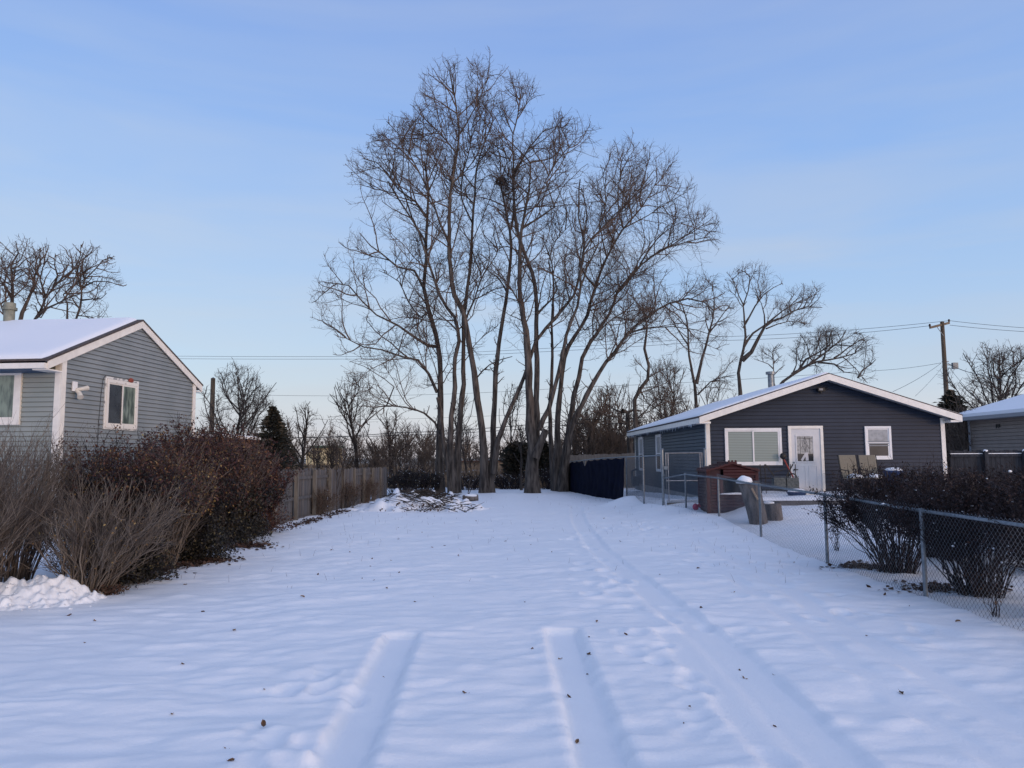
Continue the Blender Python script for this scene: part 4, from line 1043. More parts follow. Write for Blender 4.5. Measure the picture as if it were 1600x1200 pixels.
# ================================================================== fallen leaves, litter, piles
def leaf_mesh(seed):
    rr = random.Random(seed); mb = MB(); n = 7
    L = 0.045; pts = []
    for i in range(n+1):
        t = i/n; w = 0.024*math.sin(math.pi*min(1, t*1.02))**0.8*(1+0.3*rr.uniform(-1, 1))+0.001; c = 0.018*math.sin(t*3+seed)+0.012*abs(t-0.5)
        pts.append((t*L*2-L, -w, 0.02+c+0.012*rr.random())); pts.append((t*L*2-L, 0, 0.012+c*0.6)); pts.append((t*L*2-L, w, 0.02+c+0.014*rr.random()))
    fs = []
    for i in range(n):
        a = i*3; fs += [(a, a+1, a+4, a+3), (a+1, a+2, a+5, a+4)]
    mb.add(pts, fs); mb.tube([(L, 0, 0.012), (L*1.5, 0.004, 0.03)], 0.0015, 4)
    me = bpy.data.meshes.new('fallen_leaf'); me.from_pydata(mb.v, [], mb.f); me.materials.append(DRYLEAF if seed % 3 else mat('dry_leaf_pale', (0.26, 0.16, 0.09), (0.14, 0.08, 0.05), 12, 0.7)); return me
LM = [leaf_mesh(s) for s in range(6)]
leafpx = [(269, 1114), (359, 1194), (412, 1133), (354, 1167), (413, 1076), (285, 1039), (366, 987), (318, 957), (107, 964), (148, 971), (134, 1003), (290, 914), (472, 933), (497, 897), (649, 940), (676, 932), (566, 904), (584, 906), (604, 919), (579, 885), (624, 895), (611, 875), (581, 873), (622, 841), (675, 855), (695, 853), (716, 868), (771, 840), (820, 939), (919, 1020), (933, 972), (921, 996), (831, 1010), (875, 1017), (918, 1042), (889, 1076), (902, 1143), (978, 993), (1096, 949), (1163, 1053), (1209, 1051), (1156, 1040), (1078, 1104), (1211, 1130), (1070, 1130), (1146, 926), (1421, 946), (1354, 990), (1497, 971), (1091, 888), (862, 862), (889, 897), (829, 852), (828, 836), (944, 811), (917, 843), (970, 847), (716, 867), (789, 847), (1031, 896), (546, 862), (517, 858), (622, 824), (640, 829), (660, 832), (744, 815), (1241, 878), (1408, 1080), (727, 1079), (600, 1047)]
for k, (px, py) in enumerate(leafpx):
    g_ = G(px, py); zz = float(ground_h(np.array([[g_.x]]), np.array([[g_.y]]))[0, 0])
    o = bpy.data.objects.new('fallen_leaf', LM[k % 6]); col.objects.link(o)
    o.location = (g_.x, g_.y, zz-0.006); o.rotation_euler = (rr.uniform(-0.4, 0.4), rr.uniform(-0.4, 0.4), rr.uniform(0, 6.3)); s = rr.uniform(0.32, 0.66); o.scale = (s, s, s)
    tag(o, 'small curled dry brown leaf lying on the open snow', 'leaf', 'dry leaves scattered over the snow')
nr = np.random.RandomState(2)
C = []
for (px, py, rx, ry, n) in ((205, 908, 0.42, 0.34, 900), (128, 930, 0.35, 0.25, 500), (265, 892, 0.35, 0.3, 350), (325, 880, 0.45, 0.3, 550), (385, 857, 0.5, 0.32, 600), (1350, 888, 0.5, 0.2, 300), (1490, 925, 0.8, 0.25, 300), (470, 822, 0.22, 1.4, 260), (520, 806, 0.22, 1.5, 200)):
    c = G(px, py); d = nr.normal(size=(n, 2))*0.5
    X_, Y_ = c.x+d[:, 0]*rx-(0.1 if px < 700 else -0.1), c.y+d[:, 1]*ry*1.5+ry*0.8
    Z_ = ground_h(X_[None], Y_[None])[0]; C.append(np.stack([X_, Y_, Z_+0.008+0.02*nr.rand(n)], 1))
V, Q = leaf_quads(np.concatenate(C), 0.075, nr, flat=0.8, aspect=0.8)
tag(link('leaf_litter', qmesh('leaf_litter', V, Q), LITTER), 'brown fallen leaves piled under the shrubs', 'leaf litter', kind='stuff')

# shovelled snow heap at the left
c = G(62, 945)
sp_ = thing('snow_pile', 'heap of lumpy shovelled snow beside the bare grey shrub at the left edge', 'snow pile', (c.x, c.y, c.z))
mb = MB(); nx_, ny_ = 130, 95; vs = []
for j in range(ny_+1):
    for i in range(nx_+1):
        u = -1.4+2.6*i/nx_; v = -0.9+1.9*j/ny_
        h_ = 0.30*math.exp(-((u-0.05)/0.46)**2-((v-0.25)/0.42)**2)+0.22*math.exp(-((u+0.65)/0.5)**2-((v-0.1)/0.45)**2)
        e = min(1, h_/0.08); h_ += e*(0.10*mnoise.noise(Vector((u*6, v*6, 1)))+0.055*mnoise.noise(Vector((u*13, v*13, 3)))+0.022*mnoise.noise(Vector((u*30, v*30, 3))))
        vs.append((u, v, h_-0.03+(T(c.x+u, c.y+v)-c.z)))
mb.add(vs, [(j*(nx_+1)+i, j*(nx_+1)+i+1, (j+1)*(nx_+1)+i+1, (j+1)*(nx_+1)+i) for j in range(ny_) for i in range(nx_)])
mb.build('mound', SNOW, sp_, True)
mb = MB(); rr = random.Random(8)
for k in range(60):
    a = rr.gauss(0, 1); u = -0.15+a*0.55; v = -0.1+rr.gauss(0, 0.33); r_ = rr.uniform(0.004, 0.009+0.016*rr.random()**2)
    h_ = 0.30*math.exp(-((u-0.05)/0.46)**2-((v-0.25)/0.42)**2)+0.22*math.exp(-((u+0.65)/0.5)**2-((v-0.1)/0.45)**2)
    mb.blob((u, v, h_+r_*0.4), (r_*1.3, r_, r_*0.7), k, 7, 5, 1.1)
lumps = mb.build('lumps', SNOW, sp_, True); lumps['kind'] = 'stuff'

# brush pile near the trees
c = G(640, 800)
bp = thing('brush_pile', 'snow dusted pile of dead branches at the end of the grey board fence', 'brush pile', (c.x, c.y, c.z))
mb = MB(); nx_, ny_ = 60, 30; vs = []
for j in range(ny_+1):
    for i in range(nx_+1):
        u = -2.3+4.8*i/nx_; v = -0.8+4.2*j/ny_
        h_ = 0.55*math.exp(-((u+0.3)/1.1)**2-((v-1.0)/0.9)**2)+0.38*math.exp(-((u-1.0)/0.9)**2-((v-1.6)/0.9)**2)
        e = min(1, h_/0.06); h_ += e*(0.32*mnoise.noise(Vector((u*2.6, v*2.6, 1)))+0.10*mnoise.noise(Vector((u*6, v*6, 3))))
        vs.append((u, v, h_-0.05+(T(c.x+u, c.y+v)-c.z)))
mb.add(vs, [(j*(nx_+1)+i, j*(nx_+1)+i+1, (j+1)*(nx_+1)+i+1, (j+1)*(nx_+1)+i) for j in range(ny_) for i in range(nx_)])
mb.build('snow_cover', SNOW, bp, True)
tb = Tubes()
for k in range(260):
    u = rr.gauss(0.35, 0.62); v = rr.gauss(1.0, 0.6); h_ = 0.55*math.exp(-((u+0.3)/1.1)**2-((v-1.0)/0.9)**2)+0.38*math.exp(-((u-1.0)/0.9)**2-((v-1.6)/0.9)**2)
    a = rr.uniform(-0.7, 0.7)+(math.pi if rr.random() < 0.5 else 0); L_ = rr.uniform(0.3, 1.0); t_ = rr.uniform(-0.15, 0.35); p0 = Vector((u, v, h_+0.02)); d_ = Vector((math.cos(a), math.sin(a)*0.7, t_))
    tb.add([p0-d_*L_*0.3, p0+Vector((0, 0, 0.04)), p0+d_*L_*0.5+Vector((0, 0, rr.uniform(-.05, .1)))], [rr.uniform(0.006, 0.02), 0.010, 0.003], 4)
br_ = link('branches', tb.mesh('branches'), BARKD, bp); br_['kind'] = 'stuff'
C = np.array([(rr.gauss(0.4, 0.6), rr.gauss(0.9, 0.55), 0.0) for _ in range(650)])
C[:, 2] = 0.42*np.exp(-((C[:, 0]+0.3)/1.1)**2-((C[:, 1]-1.0)/0.9)**2)+0.30*np.exp(-((C[:, 0]-1.0)/0.9)**2-((C[:, 1]-1.6)/0.9)**2)+0.03
V, Q = leaf_quads(C, 0.08, nr, flat=0.4); lf = link('dead_leaves', qmesh('dead_leaves', V, Q), LITTER, bp); lf['kind'] = 'stuff'
for (px, py, lab, ln, up) in ((735, 783, 'short sawn log lying in snow with a white cap left of the big trees', 0.5, 0.2), (682, 786, 'round log end with an orange cut face at the right of the brush pile', 0.35, 0.0)):
    c = G(px, py); st = thing('log', lab, 'log', (c.x, c.y, c.z))
    if up: 
        mb = MB(); log_mesh(mb, (-0.3, 0, 0.08), (0.3, 0.1, 0.10), 0.15, 0.15, 7); mb.build('bark', LOGW, st, True)
        mb = MB(); mb.blob((0, 0.05, 0.2), (0.30, 0.14, 0.08), 9); mb.build('snow_cap', SNOW, st, True)
    else:
        mb = MB(); log_mesh(mb, (0, 0, 0.12), (0.15, 0.4, 0.12), 0.12, 0.12, 9); mb.build('bark', LOGW, st, True)
        mb = MB(); mb.tube([(0, -0.004, 0.12), (0, 0.002, 0.12)], 0.105, 14); mb.build('cut_face', mat('orange_wood', (0.28, 0.13, 0.06), (0.34, 0.17, 0.08), 9, 0.8), st)
# ================================================================== vegetation
def vrand(rr): return Vector((rr.gauss(0, 1), rr.gauss(0, 1), rr.gauss(0, 1)))
def grow(rr, p, d, L, n, up=0.06, wig=0.16, ins=None, droop=0.0):
    pts = [Vector(p)]; p = Vector(p); d = Vector(d).normalized(); st = L/n
    for i in range(n):
        d = d+vrand(rr)*wig; d.z += up-droop*i/n; d.normalize(); p = p+d*st
        pts.append(p.copy())
        if ins is not None and i >= 1 and not ins(p):
            # fill up to keep the point count, bunching at the tip
            while len(pts) < n+1: pts.append(pts[-1]+d*st*0.12)
            break
    return pts
def taper(r0, r1, n): return [r0+(r1-r0)*(i/(n-1))**0.8 for i in range(n)]
def side_dir(rr, d, a0, a1, upb=0.25):
    d = d.normalized(); q = vrand(rr); q.z += upb; q = (q-d*q.dot(d)).normalized(); a = R(rr.uniform(a0, a1))
    return d*math.cos(a)+q*math.sin(a)
def along(pts, f):
    k = f*(len(pts)-1); i = min(int(k), len(pts)-2); t = k-i
    return pts[i].lerp(pts[i+1], t), (pts[i+1]-pts[i])
def plen(pts): return sum((b-a).length for a, b in zip(pts[:-1], pts[1:]))
def smooth_path(pts, step, rr, jit=0.03):
    out = []
    n = len(pts)
    for i in range(n-1):
        p0 = pts[max(0, i-1)]; p1 = pts[i]; p2 = pts[i+1]; p3 = pts[min(n-1, i+2)]
        m = max(1, int((p2-p1).length/step))
        for k in range(m):
            t = k/m; t2 = t*t; t3 = t2*t
            out.append(0.5*((2*p1)+(-p0+p2)*t+(2*p0-5*p1+4*p2-p3)*t2+(-p0+3*p1-3*p2+p3)*t3))
    out.append(pts[-1].copy())
    for i in range(1, len(out)): out[i] = out[i]+vrand(rr)*jit
    return out
def resamp(par, n):
    A = np.array([tuple(q) for q in par], float); t = np.linspace(0, len(A)-1, n); i = np.minimum(t.astype(int), len(A)-2); f = (t-i)[:, None]
    return A[i]*(1-f)+A[i+1]*f
def unit(v): return v/(np.linalg.norm(v, axis=-1, keepdims=True)+1e-9)
class TubeArr:
    """already batched paths, same interface as Tubes"""
def twigs(rr, tb, par, r_par, levels, ins=None):
    rs = np.random.RandomState(rr.randrange(1 << 30))
    PA = resamp(par, 14)[None]; rp = np.array([(r_par[0] if r_par else 1.0)])
    for lv in levels:
        B, N_, _ = PA.shape
        L = np.linalg.norm(np.diff(PA, axis=1), axis=2).sum(1)
        cnt = rs.poisson(lv['per_m']*L*(1-lv['start'])); tot = cnt.sum()
        if tot == 0: return
        ix = np.repeat(np.arange(B), cnt); f = lv['start']+(1-lv['start'])*rs.rand(tot)**0.85
        k = np.minimum((f*(N_-1)).astype(int), N_-2); t = (f*(N_-1)-k)[:, None]
        p0 = PA[ix, k]*(1-t)+PA[ix, k+1]*t; d0 = unit(PA[ix, k+1]-PA[ix, k])
        q = rs.normal(size=(tot, 3)); q[:, 2] += lv.get('upb', 0.25); q = unit(q-d0*(q*d0).sum(1, keepdims=True))
        a = np.radians(rs.uniform(lv['ang'][0], lv['ang'][1], tot))[:, None]; dd = d0*np.cos(a)+q*np.sin(a)
        n = lv['n']; Lc = lv['len']*rs.uniform(0.5, 1.35, tot)*(1.15-0.55*f*lv.get('tf', 1)); nz_ = rs.normal(size=(n, tot, 3))*lv['wig']
        def walk(step):
            d = dd.copy(); p_ = p0.copy(); out = [p_.copy()]
            for i in range(n):
                d = d+nz_[i]; d[:, 2] += lv['up']-lv.get('droop', 0)*i/n; d = unit(d); p_ = p_+d*step[:, None]; out.append(p_.copy())
            return np.stack(out, 1)
        W_ = walk(Lc/n)
        if ins is not None:
            soft = 1.0+0.35*rs.rand(tot)**2
            okk = np.stack([ins(W_[:, i], soft) for i in range(1, n+1)], 1); alive = np.cumprod(okk, 1).sum(1)
            fr = np.clip((alive+0.5*rs.rand(tot))/n, 0.18, 1.0); W_ = walk(Lc/n*fr)
        r0 = np.minimum(lv['r'], rp[ix]*0.8)*rs.uniform(0.75, 1.2, tot)
        tt = (np.arange(n+1)/n)**0.8; r1 = np.maximum(lv.get('rmin', 0.003), r0*0.35)
        RR = r0[:, None]+(r1-r0)[:, None]*tt[None]
        tb.arr.append((W_, RR, 3 if lv['r'] < 0.03 else 5))
        PA = W_; rp = np.full(tot, 1.0)

def px_tree(name, label, limbs, env, seed, levels, group=None, bark=BARK, twig=TWIG, crownbias=0.3, cat='tree'):
    """limbs: (pixel polyline, Y at base, Y at tip, r0, r1, f_start); env: ellipses (px, py, rx, ry, Y, depth m)"""
    rr = random.Random(seed); base = None; tk = Tubes(); tw = Tubes(); E = []
    for (px, py, rx, ry, Y, dm) in env:
        c = P(px, py, Y); E.append((c.x, Y, c.z, rx*Y/F, dm, ry*Y/F))
    EA = np.array(E)
    def ins(p, soft=1.0):
        g = (((p[:, None, :]-EA[None, :, :3])/EA[None, :, 3:])**2).sum(2).min(1)
        return g < soft
    for (pp, Y0, Y1, r0, r1, fs) in limbs:
        n = len(pp); yy = [Y0+(Y1-Y0)*(i/(n-1)) for i in range(n)]
        P3 = [P(x, y, Y) for (x, y), Y in zip(pp, yy)]
        if base is None: base = Vector((P3[0].x, P3[0].y, T(P3[0].x, P3[0].y))); 
        S = smooth_path(P3, 0.55, rr, 0.020)
        N_ = len(S); rad = []
        for i in range(N_):
            t = i/(N_-1); r = (r0+(r1-r0)*t**0.65)*0.92
            if fs < 0.9 and pp[0][1] > 755: r *= 1+0.35*math.exp(-i/1.6)
            rad.append(r*(1+0.05*rr.gauss(0, 1)))
        if pp[0][1] > 755: S[0] = S[0]-Vector((0, 0, 0.25))
        tk.add(S, rad, 10 if r0 > 0.12 else 6)
        twigs(rr, tw, S[int(fs*(N_-1)):], [0.5*(r0+r1)], levels, ins)
    t = thing(name, label, cat, base, group=group)
    link('trunk', tk.mesh('trunk'), bark, t, True)
    link('crown', tw.mesh('crown'), twig, t, True)
    return t
def Z8(*p): return [(480+x/2.3077, 80+y/2.3077) for x, y in p]
LV = [dict(per_m=2.1, len=3.1, n=7, r=0.036, up=0.055, wig=0.16, ang=(30, 66), start=0.0, tf=0.7, upb=0.2),
      dict(per_m=3.8, len=1.45, n=6, r=0.014, up=0.04, wig=0.24, ang=(28, 68), start=0.12),
      dict(per_m=6.2, len=0.62, n=4, r=0.0066, up=0.02, wig=0.28, ang=(25, 70), start=0.1)]
GRP = 'big bare trees at the end of the lot'
# --- tree A
px_tree('bare_tree', 'leftmost big bare tree with long low limbs reaching left over the fence', [
    ([(687, 770), (687, 695), (688, 650), (688, 605)]+Z8((478, 1108), (462, 1020), (440, 940), (422, 850), (428, 740), (432, 600), (440, 500), (420, 400)), 39.5, 38.5, 0.27, 0.05, 0.30),
    (Z8((418, 850), (385, 790), (325, 780), (270, 730), (230, 700), (190, 655)), 38.7, 36.5, 0.09, 0.02, 0.2),
    (Z8((465, 1065), (440, 1062), (385, 1030), (330, 990), (250, 950), (200, 905), (150, 845), (65, 835)), 39.2, 36, 0.10, 0.018, 0.15),
    (Z8((468, 1230), (440, 1165), (400, 1115), (340, 1100), (270, 1075), (200, 1065), (140, 1035), (90, 990)), 39.3, 35.5, 0.10, 0.018, 0.2),
    ([(694, 690), (680, 660), (663, 645), (631, 636), (604, 634), (577, 652), (562, 672)], 38.8, 35.5, 0.09, 0.018, 0.2),
    ([(604, 634), (615, 605), (600, 590), (570, 572), (550, 566)], 36.5, 35, 0.04, 0.012, 0.1),
    (Z8((430, 600), (390, 540), (330, 500), (290, 440), (250, 400), (200, 385)), 38.5, 37, 0.075, 0.018, 0.1),
    (Z8((430, 700), (380, 600), (350, 520), (300, 420), (290, 350)), 38.5, 41, 0.075, 0.02, 0.1),
    (Z8((440, 500), (470, 420), (440, 330), (400, 290), (350, 260)), 38.5, 38, 0.05, 0.015, 0.1),
    (Z8((440, 940), (410, 960), (360, 900), (330, 830), (260, 790)), 39, 41.5, 0.06, 0.018, 0.1),
], [(600, 470, 108, 110, 38, 4.5), (615, 340, 80, 105, 38.5, 4), (650, 250, 60, 65, 38.5, 3.5), (565, 470, 72, 72, 37, 3.5), (600, 590, 62, 60, 36.5, 3), (665, 440, 70, 190, 39, 4), (600, 300, 60, 80, 37.5, 3.5)], 1, LV, GRP)
# --- tree A2/A3 (centre stems of the left clump)
px_tree('bare_tree', 'tall bare tree whose two stems lean apart just right of the leftmost trunk', [
    ([(709, 770), (706, 730), (704, 695), (707, 650), (711, 605)]+Z8((533, 1108), (548, 1040), (530, 960), (480, 880), (450, 790), (430, 740), (400, 640), (360, 580), (320, 520), (290, 470)), 38.2, 37.0, 0.22, 0.035, 0.30),
    ([(713, 768), (716, 700), (720, 640), (723, 600)]+Z8((563, 1108), (566, 960), (578, 850), (590, 740), (596, 620), (602, 520), (612, 430), (640, 330), (670, 250)), 38.6, 39.5, 0.22, 0.03, 0.30),
    ([(704, 768), (700, 720), (694, 690), (690, 660)]+Z8((483, 1300), (470, 1250)), 38, 38.2, 0.17, 0.09, 0.9),
    (Z8((596, 620), (560, 540), (560, 440), (590, 340), (600, 250), (620, 180)), 39.4, 41.5, 0.06, 0.02, 0.1),
    (Z8((563, 1000), (600, 900), (640, 800), (680, 740), (700, 690)), 38.8, 41, 0.07, 0.02, 0.2),
    (Z8((610, 1180), (660, 1130), (700, 1110), (740, 1100)), 38.8, 37, 0.05, 0.02, 0.2),
], [(625, 400, 95, 150, 38, 4), (730, 330, 60, 160, 39.5, 4), (745, 190, 45, 70, 40, 3), (740, 470, 60, 90, 39.5, 3.5)], 2, LV, GRP)
# --- tree B
px_tree('bare_tree', 'tallest bare tree, forked low into three stems and holding a nest', [
    ([(757, 771), (753, 672), (744, 605), (738, 560)]+Z8((575, 1010), (562, 940), (530, 880), (517, 780), (514, 700), (514, 600), (520, 480), (540, 370), (548, 280), (535, 180), (512, 70)), 37.6, 37.6, 0.27, 0.03, 0.30),
    ([(767, 771), (770, 710), (772, 672), (773, 605), (777, 560)]+Z8((700, 1000), (716, 900), (730, 800), (736, 700), (722, 600), (708, 520), (697, 465)), 37.8, 38.6, 0.22, 0.05, 0.30),
    ([(772, 740), (778, 690), (790, 655), (803, 625), (819, 589)]+Z8((800, 1120), (820, 1050), (860, 1000), (905, 950), (960, 880), (985, 800), (1000, 700), (980, 600), (985, 460)), 37.4, 36.0, 0.17, 0.03, 0.34),
    (Z8((514, 700), (480, 620), (450, 540), (420, 470), (330, 300), (290, 250)), 37.6, 35.5, 0.08, 0.018, 0.15),
    (Z8((548, 300), (590, 230), (620, 170), (650, 100), (660, 40)), 37.6, 38.6, 0.05, 0.012, 0.0),
    (Z8((540, 370), (500, 320), (460, 280), (420, 240), (380, 200)), 37.6, 36.8, 0.05, 0.012, 0.1),
    (Z8((520, 480), (570, 430), (610, 380), (640, 300), (680, 280)), 37.6, 40, 0.05, 0.015, 0.1),
    (Z8((736, 640), (745, 560), (742, 480), (735, 400), (700, 350), (690, 280)), 38.4, 37.5, 0.08, 0.018, 0.15),
    (Z8((697, 465), (720, 400), (700, 340), (690, 300)), 38.6, 39.5, 0.05, 0.015, 0.0),
    (Z8((720, 870), (690, 820), (640, 780), (610, 720)), 38.2, 40, 0.05, 0.02, 0.1),
], [(705, 205, 60, 108, 37.6, 3.8), (640, 260, 75, 70, 37, 3.2), (760, 160, 45, 70, 38.5, 3), (700, 380, 90, 120, 38, 4), (860, 420, 70, 130, 36.5, 3.5), (780, 300, 50, 100, 38, 3.5)], 3, LV, GRP)
# --- tree C
px_tree('bare_tree', 'big bare tree with the palest thick trunk and a broken stub on its right fork', [
    ([(832, 769), (831, 730), (833, 700), (829, 670), (828, 650), (826, 605), (825, 560)]+Z8((790, 1010), (772, 920), (765, 800), (766, 700), (772, 640), (790, 560), (798, 500), (808, 400)), 36.6, 36.8, 0.36, 0.035, 0.30),
    ([(834, 720), (838, 690), (839, 668), (839, 605), (837, 560)]+Z8((826, 1020), (826, 900), (810, 800), (760, 660), (746, 560), (745, 450), (743, 300), (760, 230), (772, 130)), 36.9, 38.5, 0.22, 0.02, 0.34),
    ([(836, 715), (846, 690), (853, 671)], 36.2, 36.0, 0.24, 0.17, 0.95),
    ([(843, 672), (848, 655), (857, 639), (866, 605), (878, 560)]+Z8((935, 1020), (975, 920), (985, 850), (995, 720), (1060, 640), (1110, 590), (1180, 520), (1250, 430)), 36.8, 35.0, 0.15, 0.02, 0.3),
    (Z8((772, 640), (850, 590), (890, 560), (860, 470), (900, 400), (960, 330)), 36.8, 35, 0.07, 0.015, 0.1),
    (Z8((745, 450), (800, 350), (850, 290), (900, 270), (960, 290)), 38, 36.5, 0.06, 0.014, 0.1),
    (Z8((743, 300), (720, 240), (705, 190), (700, 150)), 38.3, 39.2, 0.04, 0.012, 0.0),
    (Z8((760, 230), (800, 180), (830, 160)), 38.3, 37.8, 0.03, 0.012, 0.0),
    (Z8((772, 920), (740, 860), (700, 800), (660, 760), (630, 730)), 36.8, 34.8, 0.05, 0.015, 0.1),
    (Z8((985, 850), (1010, 780), (1050, 700), (1060, 600), (1090, 480)), 35.8, 37.5, 0.06, 0.015, 0.1),
    (Z8((830, 950), (900, 860), (870, 760), (900, 680), (960, 620)), 37, 40, 0.06, 0.015, 0.1),
], [(805, 215, 52, 100, 38, 3.2), (880, 270, 72, 85, 36.5, 3.5), (850, 380, 90, 110, 37, 4), (960, 360, 75, 100, 35.5, 3.2), (820, 480, 80, 80, 37, 3)], 4, LV, GRP)
# --- tree D
px_tree('bare_tree', 'right leaning bare tree of the group, its limb arching out over the charcoal house', [
    ([(872, 763), (871, 700), (872, 650), (876, 610), (882, 560)]+Z8((960, 1030), (1010, 950), (1040, 850), (1080, 740), (1140, 640), (1210, 560), (1260, 470)), 39.2, 37.5, 0.24, 0.02, 0.3),
    ([(876, 763), (884, 700), (889, 661), (897, 620), (905, 590), (910, 560)]+Z8((1020, 1050), (1090, 950), (1120, 870), (1200, 770), (1300, 710), (1400, 680), (1450, 670)), 38.8, 37, 0.22, 0.018, 0.30),
    ([(880, 763), (887, 705), (893, 668), (909, 634), (925, 600), (947, 565)]+Z8((1110, 1085), (1160, 1015), (1230, 960), (1300, 910), (1370, 890), (1430, 905), (1470, 940)), 38.4, 36, 0.23, 0.03, 0.34),
    ([(866, 763), (862, 700), (860, 640), (862, 600)]+Z8((885, 1100), (880, 980), (890, 880), (880, 760), (850, 680)), 40, 41, 0.18, 0.03, 0.34),
    (Z8((1140, 640), (1230, 590), (1310, 540), (1350, 480)), 37.6, 39, 0.05, 0.014, 0.1),
    (Z8((1200, 770), (1260, 680), (1340, 620), (1420, 600)), 37.6, 36, 0.05, 0.014, 0.1),
    (Z8((1080, 740), (1060, 640), (1080, 540), (1060, 420)), 37.8, 36.5, 0.05, 0.014, 0.1),
    (Z8((1040, 850), (985, 780), (990, 700), (1010, 600), (990, 500)), 38.2, 40, 0.07, 0.015, 0.1),
    (Z8((1120, 870), (1180, 800), (1240, 740), (1330, 690), (1420, 620)), 37.4, 38.5, 0.06, 0.015, 0.1),
    (Z8((1160, 1015), (1240, 1000), (1320, 995), (1400, 1005), (1480, 1030)), 37.3, 35.6, 0.06, 0.015, 0.15),
    (Z8((1140, 640), (1120, 540), (1130, 450), (1160, 380), (1200, 330)), 37.8, 38.8, 0.05, 0.013, 0.1),
    (Z8((1230, 960), (1180, 900), (1160, 830), (1180, 800)), 36.8, 35.6, 0.04, 0.015, 0.1),
    (Z8((1020, 1050), (1080, 980), (1150, 940), (1230, 930)), 38.2, 40, 0.05, 0.015, 0.1),
], [(985, 330, 78, 118, 38, 3.6), (1015, 320, 70, 100, 37.5, 3.4), (1065, 375, 60, 66, 37.5, 3), (1040, 480, 92, 60, 36.5, 3.2), (940, 480, 80, 90, 38.5, 3.8), (1080, 520, 55, 60, 36, 2.6)], 5, 
    [dict(LV[0], up=0.05), dict(LV[1], per_m=4.0, len=1.4, wig=0.16), dict(LV[2], per_m=6.4, len=0.75, wig=0.2, r=0.0068)], GRP)
# nest
n0 = P(783, 283, 38.6)
ns = thing('nest', 'dark squirrel nest high in a fork of the tallest tree', 'nest', n0)
tb = Tubes(); rr = random.Random(3)
for k in range(160):
    d = vrand(rr).normalized(); p_ = n0+Vector((d.x*0.26, d.y*0.26, d.z*0.2)); q_ = vrand(rr).normalized()*0.3; q_.z = abs(q_.z)*0.7
    tb.add([p_-q_*0.5, p_+vrand(rr)*0.03, p_+q_*0.5], [0.012, 0.014, 0.006], 3)
link('sticks', tb.mesh('sticks'), BARKD, ns, True)
s0_ = P(853, 671, 36.0)

# --- other trees behind the charcoal house
LV2 = [dict(per_m=1.9, len=2.1, n=6, r=0.035, up=0.06, wig=0.2, ang=(28, 60), start=0.0, tf=0.6, upb=0.2),
       dict(per_m=5.2, len=1.05, n=5, r=0.013, up=0.05, wig=0.22, ang=(25, 60), start=0.1),
       dict(per_m=7.5, len=0.6, n=3, r=0.0078, up=0.03, wig=0.25, ang=(25, 65), start=0.1)]
def Z4(*p): return [(1120+x/5.4536, 400+y/5.4536) for x, y in p]
px_tree('bare_tree', 'slender dark forked tree standing up behind the charcoal roof, crown swept to the right', [
    ([(1156, 735)]+Z4((200, 1170), (182, 1000), (205, 900), (228, 790), (240, 580), (228, 420), (262, 300), (285, 170)), 47, 47, 0.26, 0.03, 0.5),
    (Z4((215, 890), (290, 820), (360, 710), (410, 600), (480, 555), (560, 520), (650, 470), (760, 430), (900, 440)), 47, 46, 0.17, 0.02, 0.4),
    (Z4((240, 580), (330, 430), (400, 330), (480, 270), (560, 230)), 47, 48, 0.08, 0.02, 0.2),
    (Z4((232, 770), (310, 660), (390, 600), (470, 540), (560, 470), (680, 400), (800, 350)), 47, 48.5, 0.10, 0.02, 0.4),
    (Z4((410, 600), (400, 500), (385, 400), (330, 330)), 46.6, 45.5, 0.06, 0.02, 0.1),
    (Z4((228, 420), (190, 340), (150, 250), (130, 190)), 47, 45.5, 0.05, 0.02, 0.1),
    (Z4((420, 620), (520, 580), (620, 555), (750, 570)), 46.6, 48, 0.05, 0.02, 0.1),
], [(1172, 432, 27, 30, 47, 2.4), (1205, 440, 30, 34, 47.5, 2.4), (1262, 468, 38, 26, 46.5, 2.4), (1215, 478, 42, 32, 47, 2.4), (1245, 492, 45, 22, 47.5, 2.2), (1150, 450, 16, 30, 46, 2)], 11, LV2)
px_tree('bare_tree', 'dark bare tree low behind the charcoal roof with limbs fanning out to the right', [
    ([(1190, 735), (1205, 620)]+Z4((560, 1070), (700, 970), (860, 900), (1050, 870), (1180, 830)), 43, 42, 0.22, 0.03, 0.4),
    (Z4((640, 1010), (780, 930), (920, 830), (1040, 730), (1100, 640)), 42.6, 41.5, 0.12, 0.02, 0.2),
    (Z4((700, 970), (760, 880), (840, 830), (960, 760), (960, 690)), 42.6, 44, 0.08, 0.02, 0.1),
    (Z4((860, 905), (1000, 920), (1080, 990), (1200, 1000)), 42.3, 41, 0.08, 0.02, 0.1),
    (Z4((1200, 1040), (1240, 970), (1310, 930), (1360, 880)), 43, 43, 0.06, 0.02, 0.1),
    (Z4((640, 1020), (680, 930), (680, 850)), 42.6, 42.6, 0.06, 0.02, 0.1),
    (Z4((1000, 870), (1120, 780), (1220, 720), (1300, 680)), 42.2, 43.5, 0.06, 0.02, 0.1),
], [(1300, 545, 55, 38, 42.5, 3), (1345, 560, 28, 42, 42.5, 3), (1252, 560, 22, 20, 42.5, 2)], 12, LV2, twig=TWIGG)
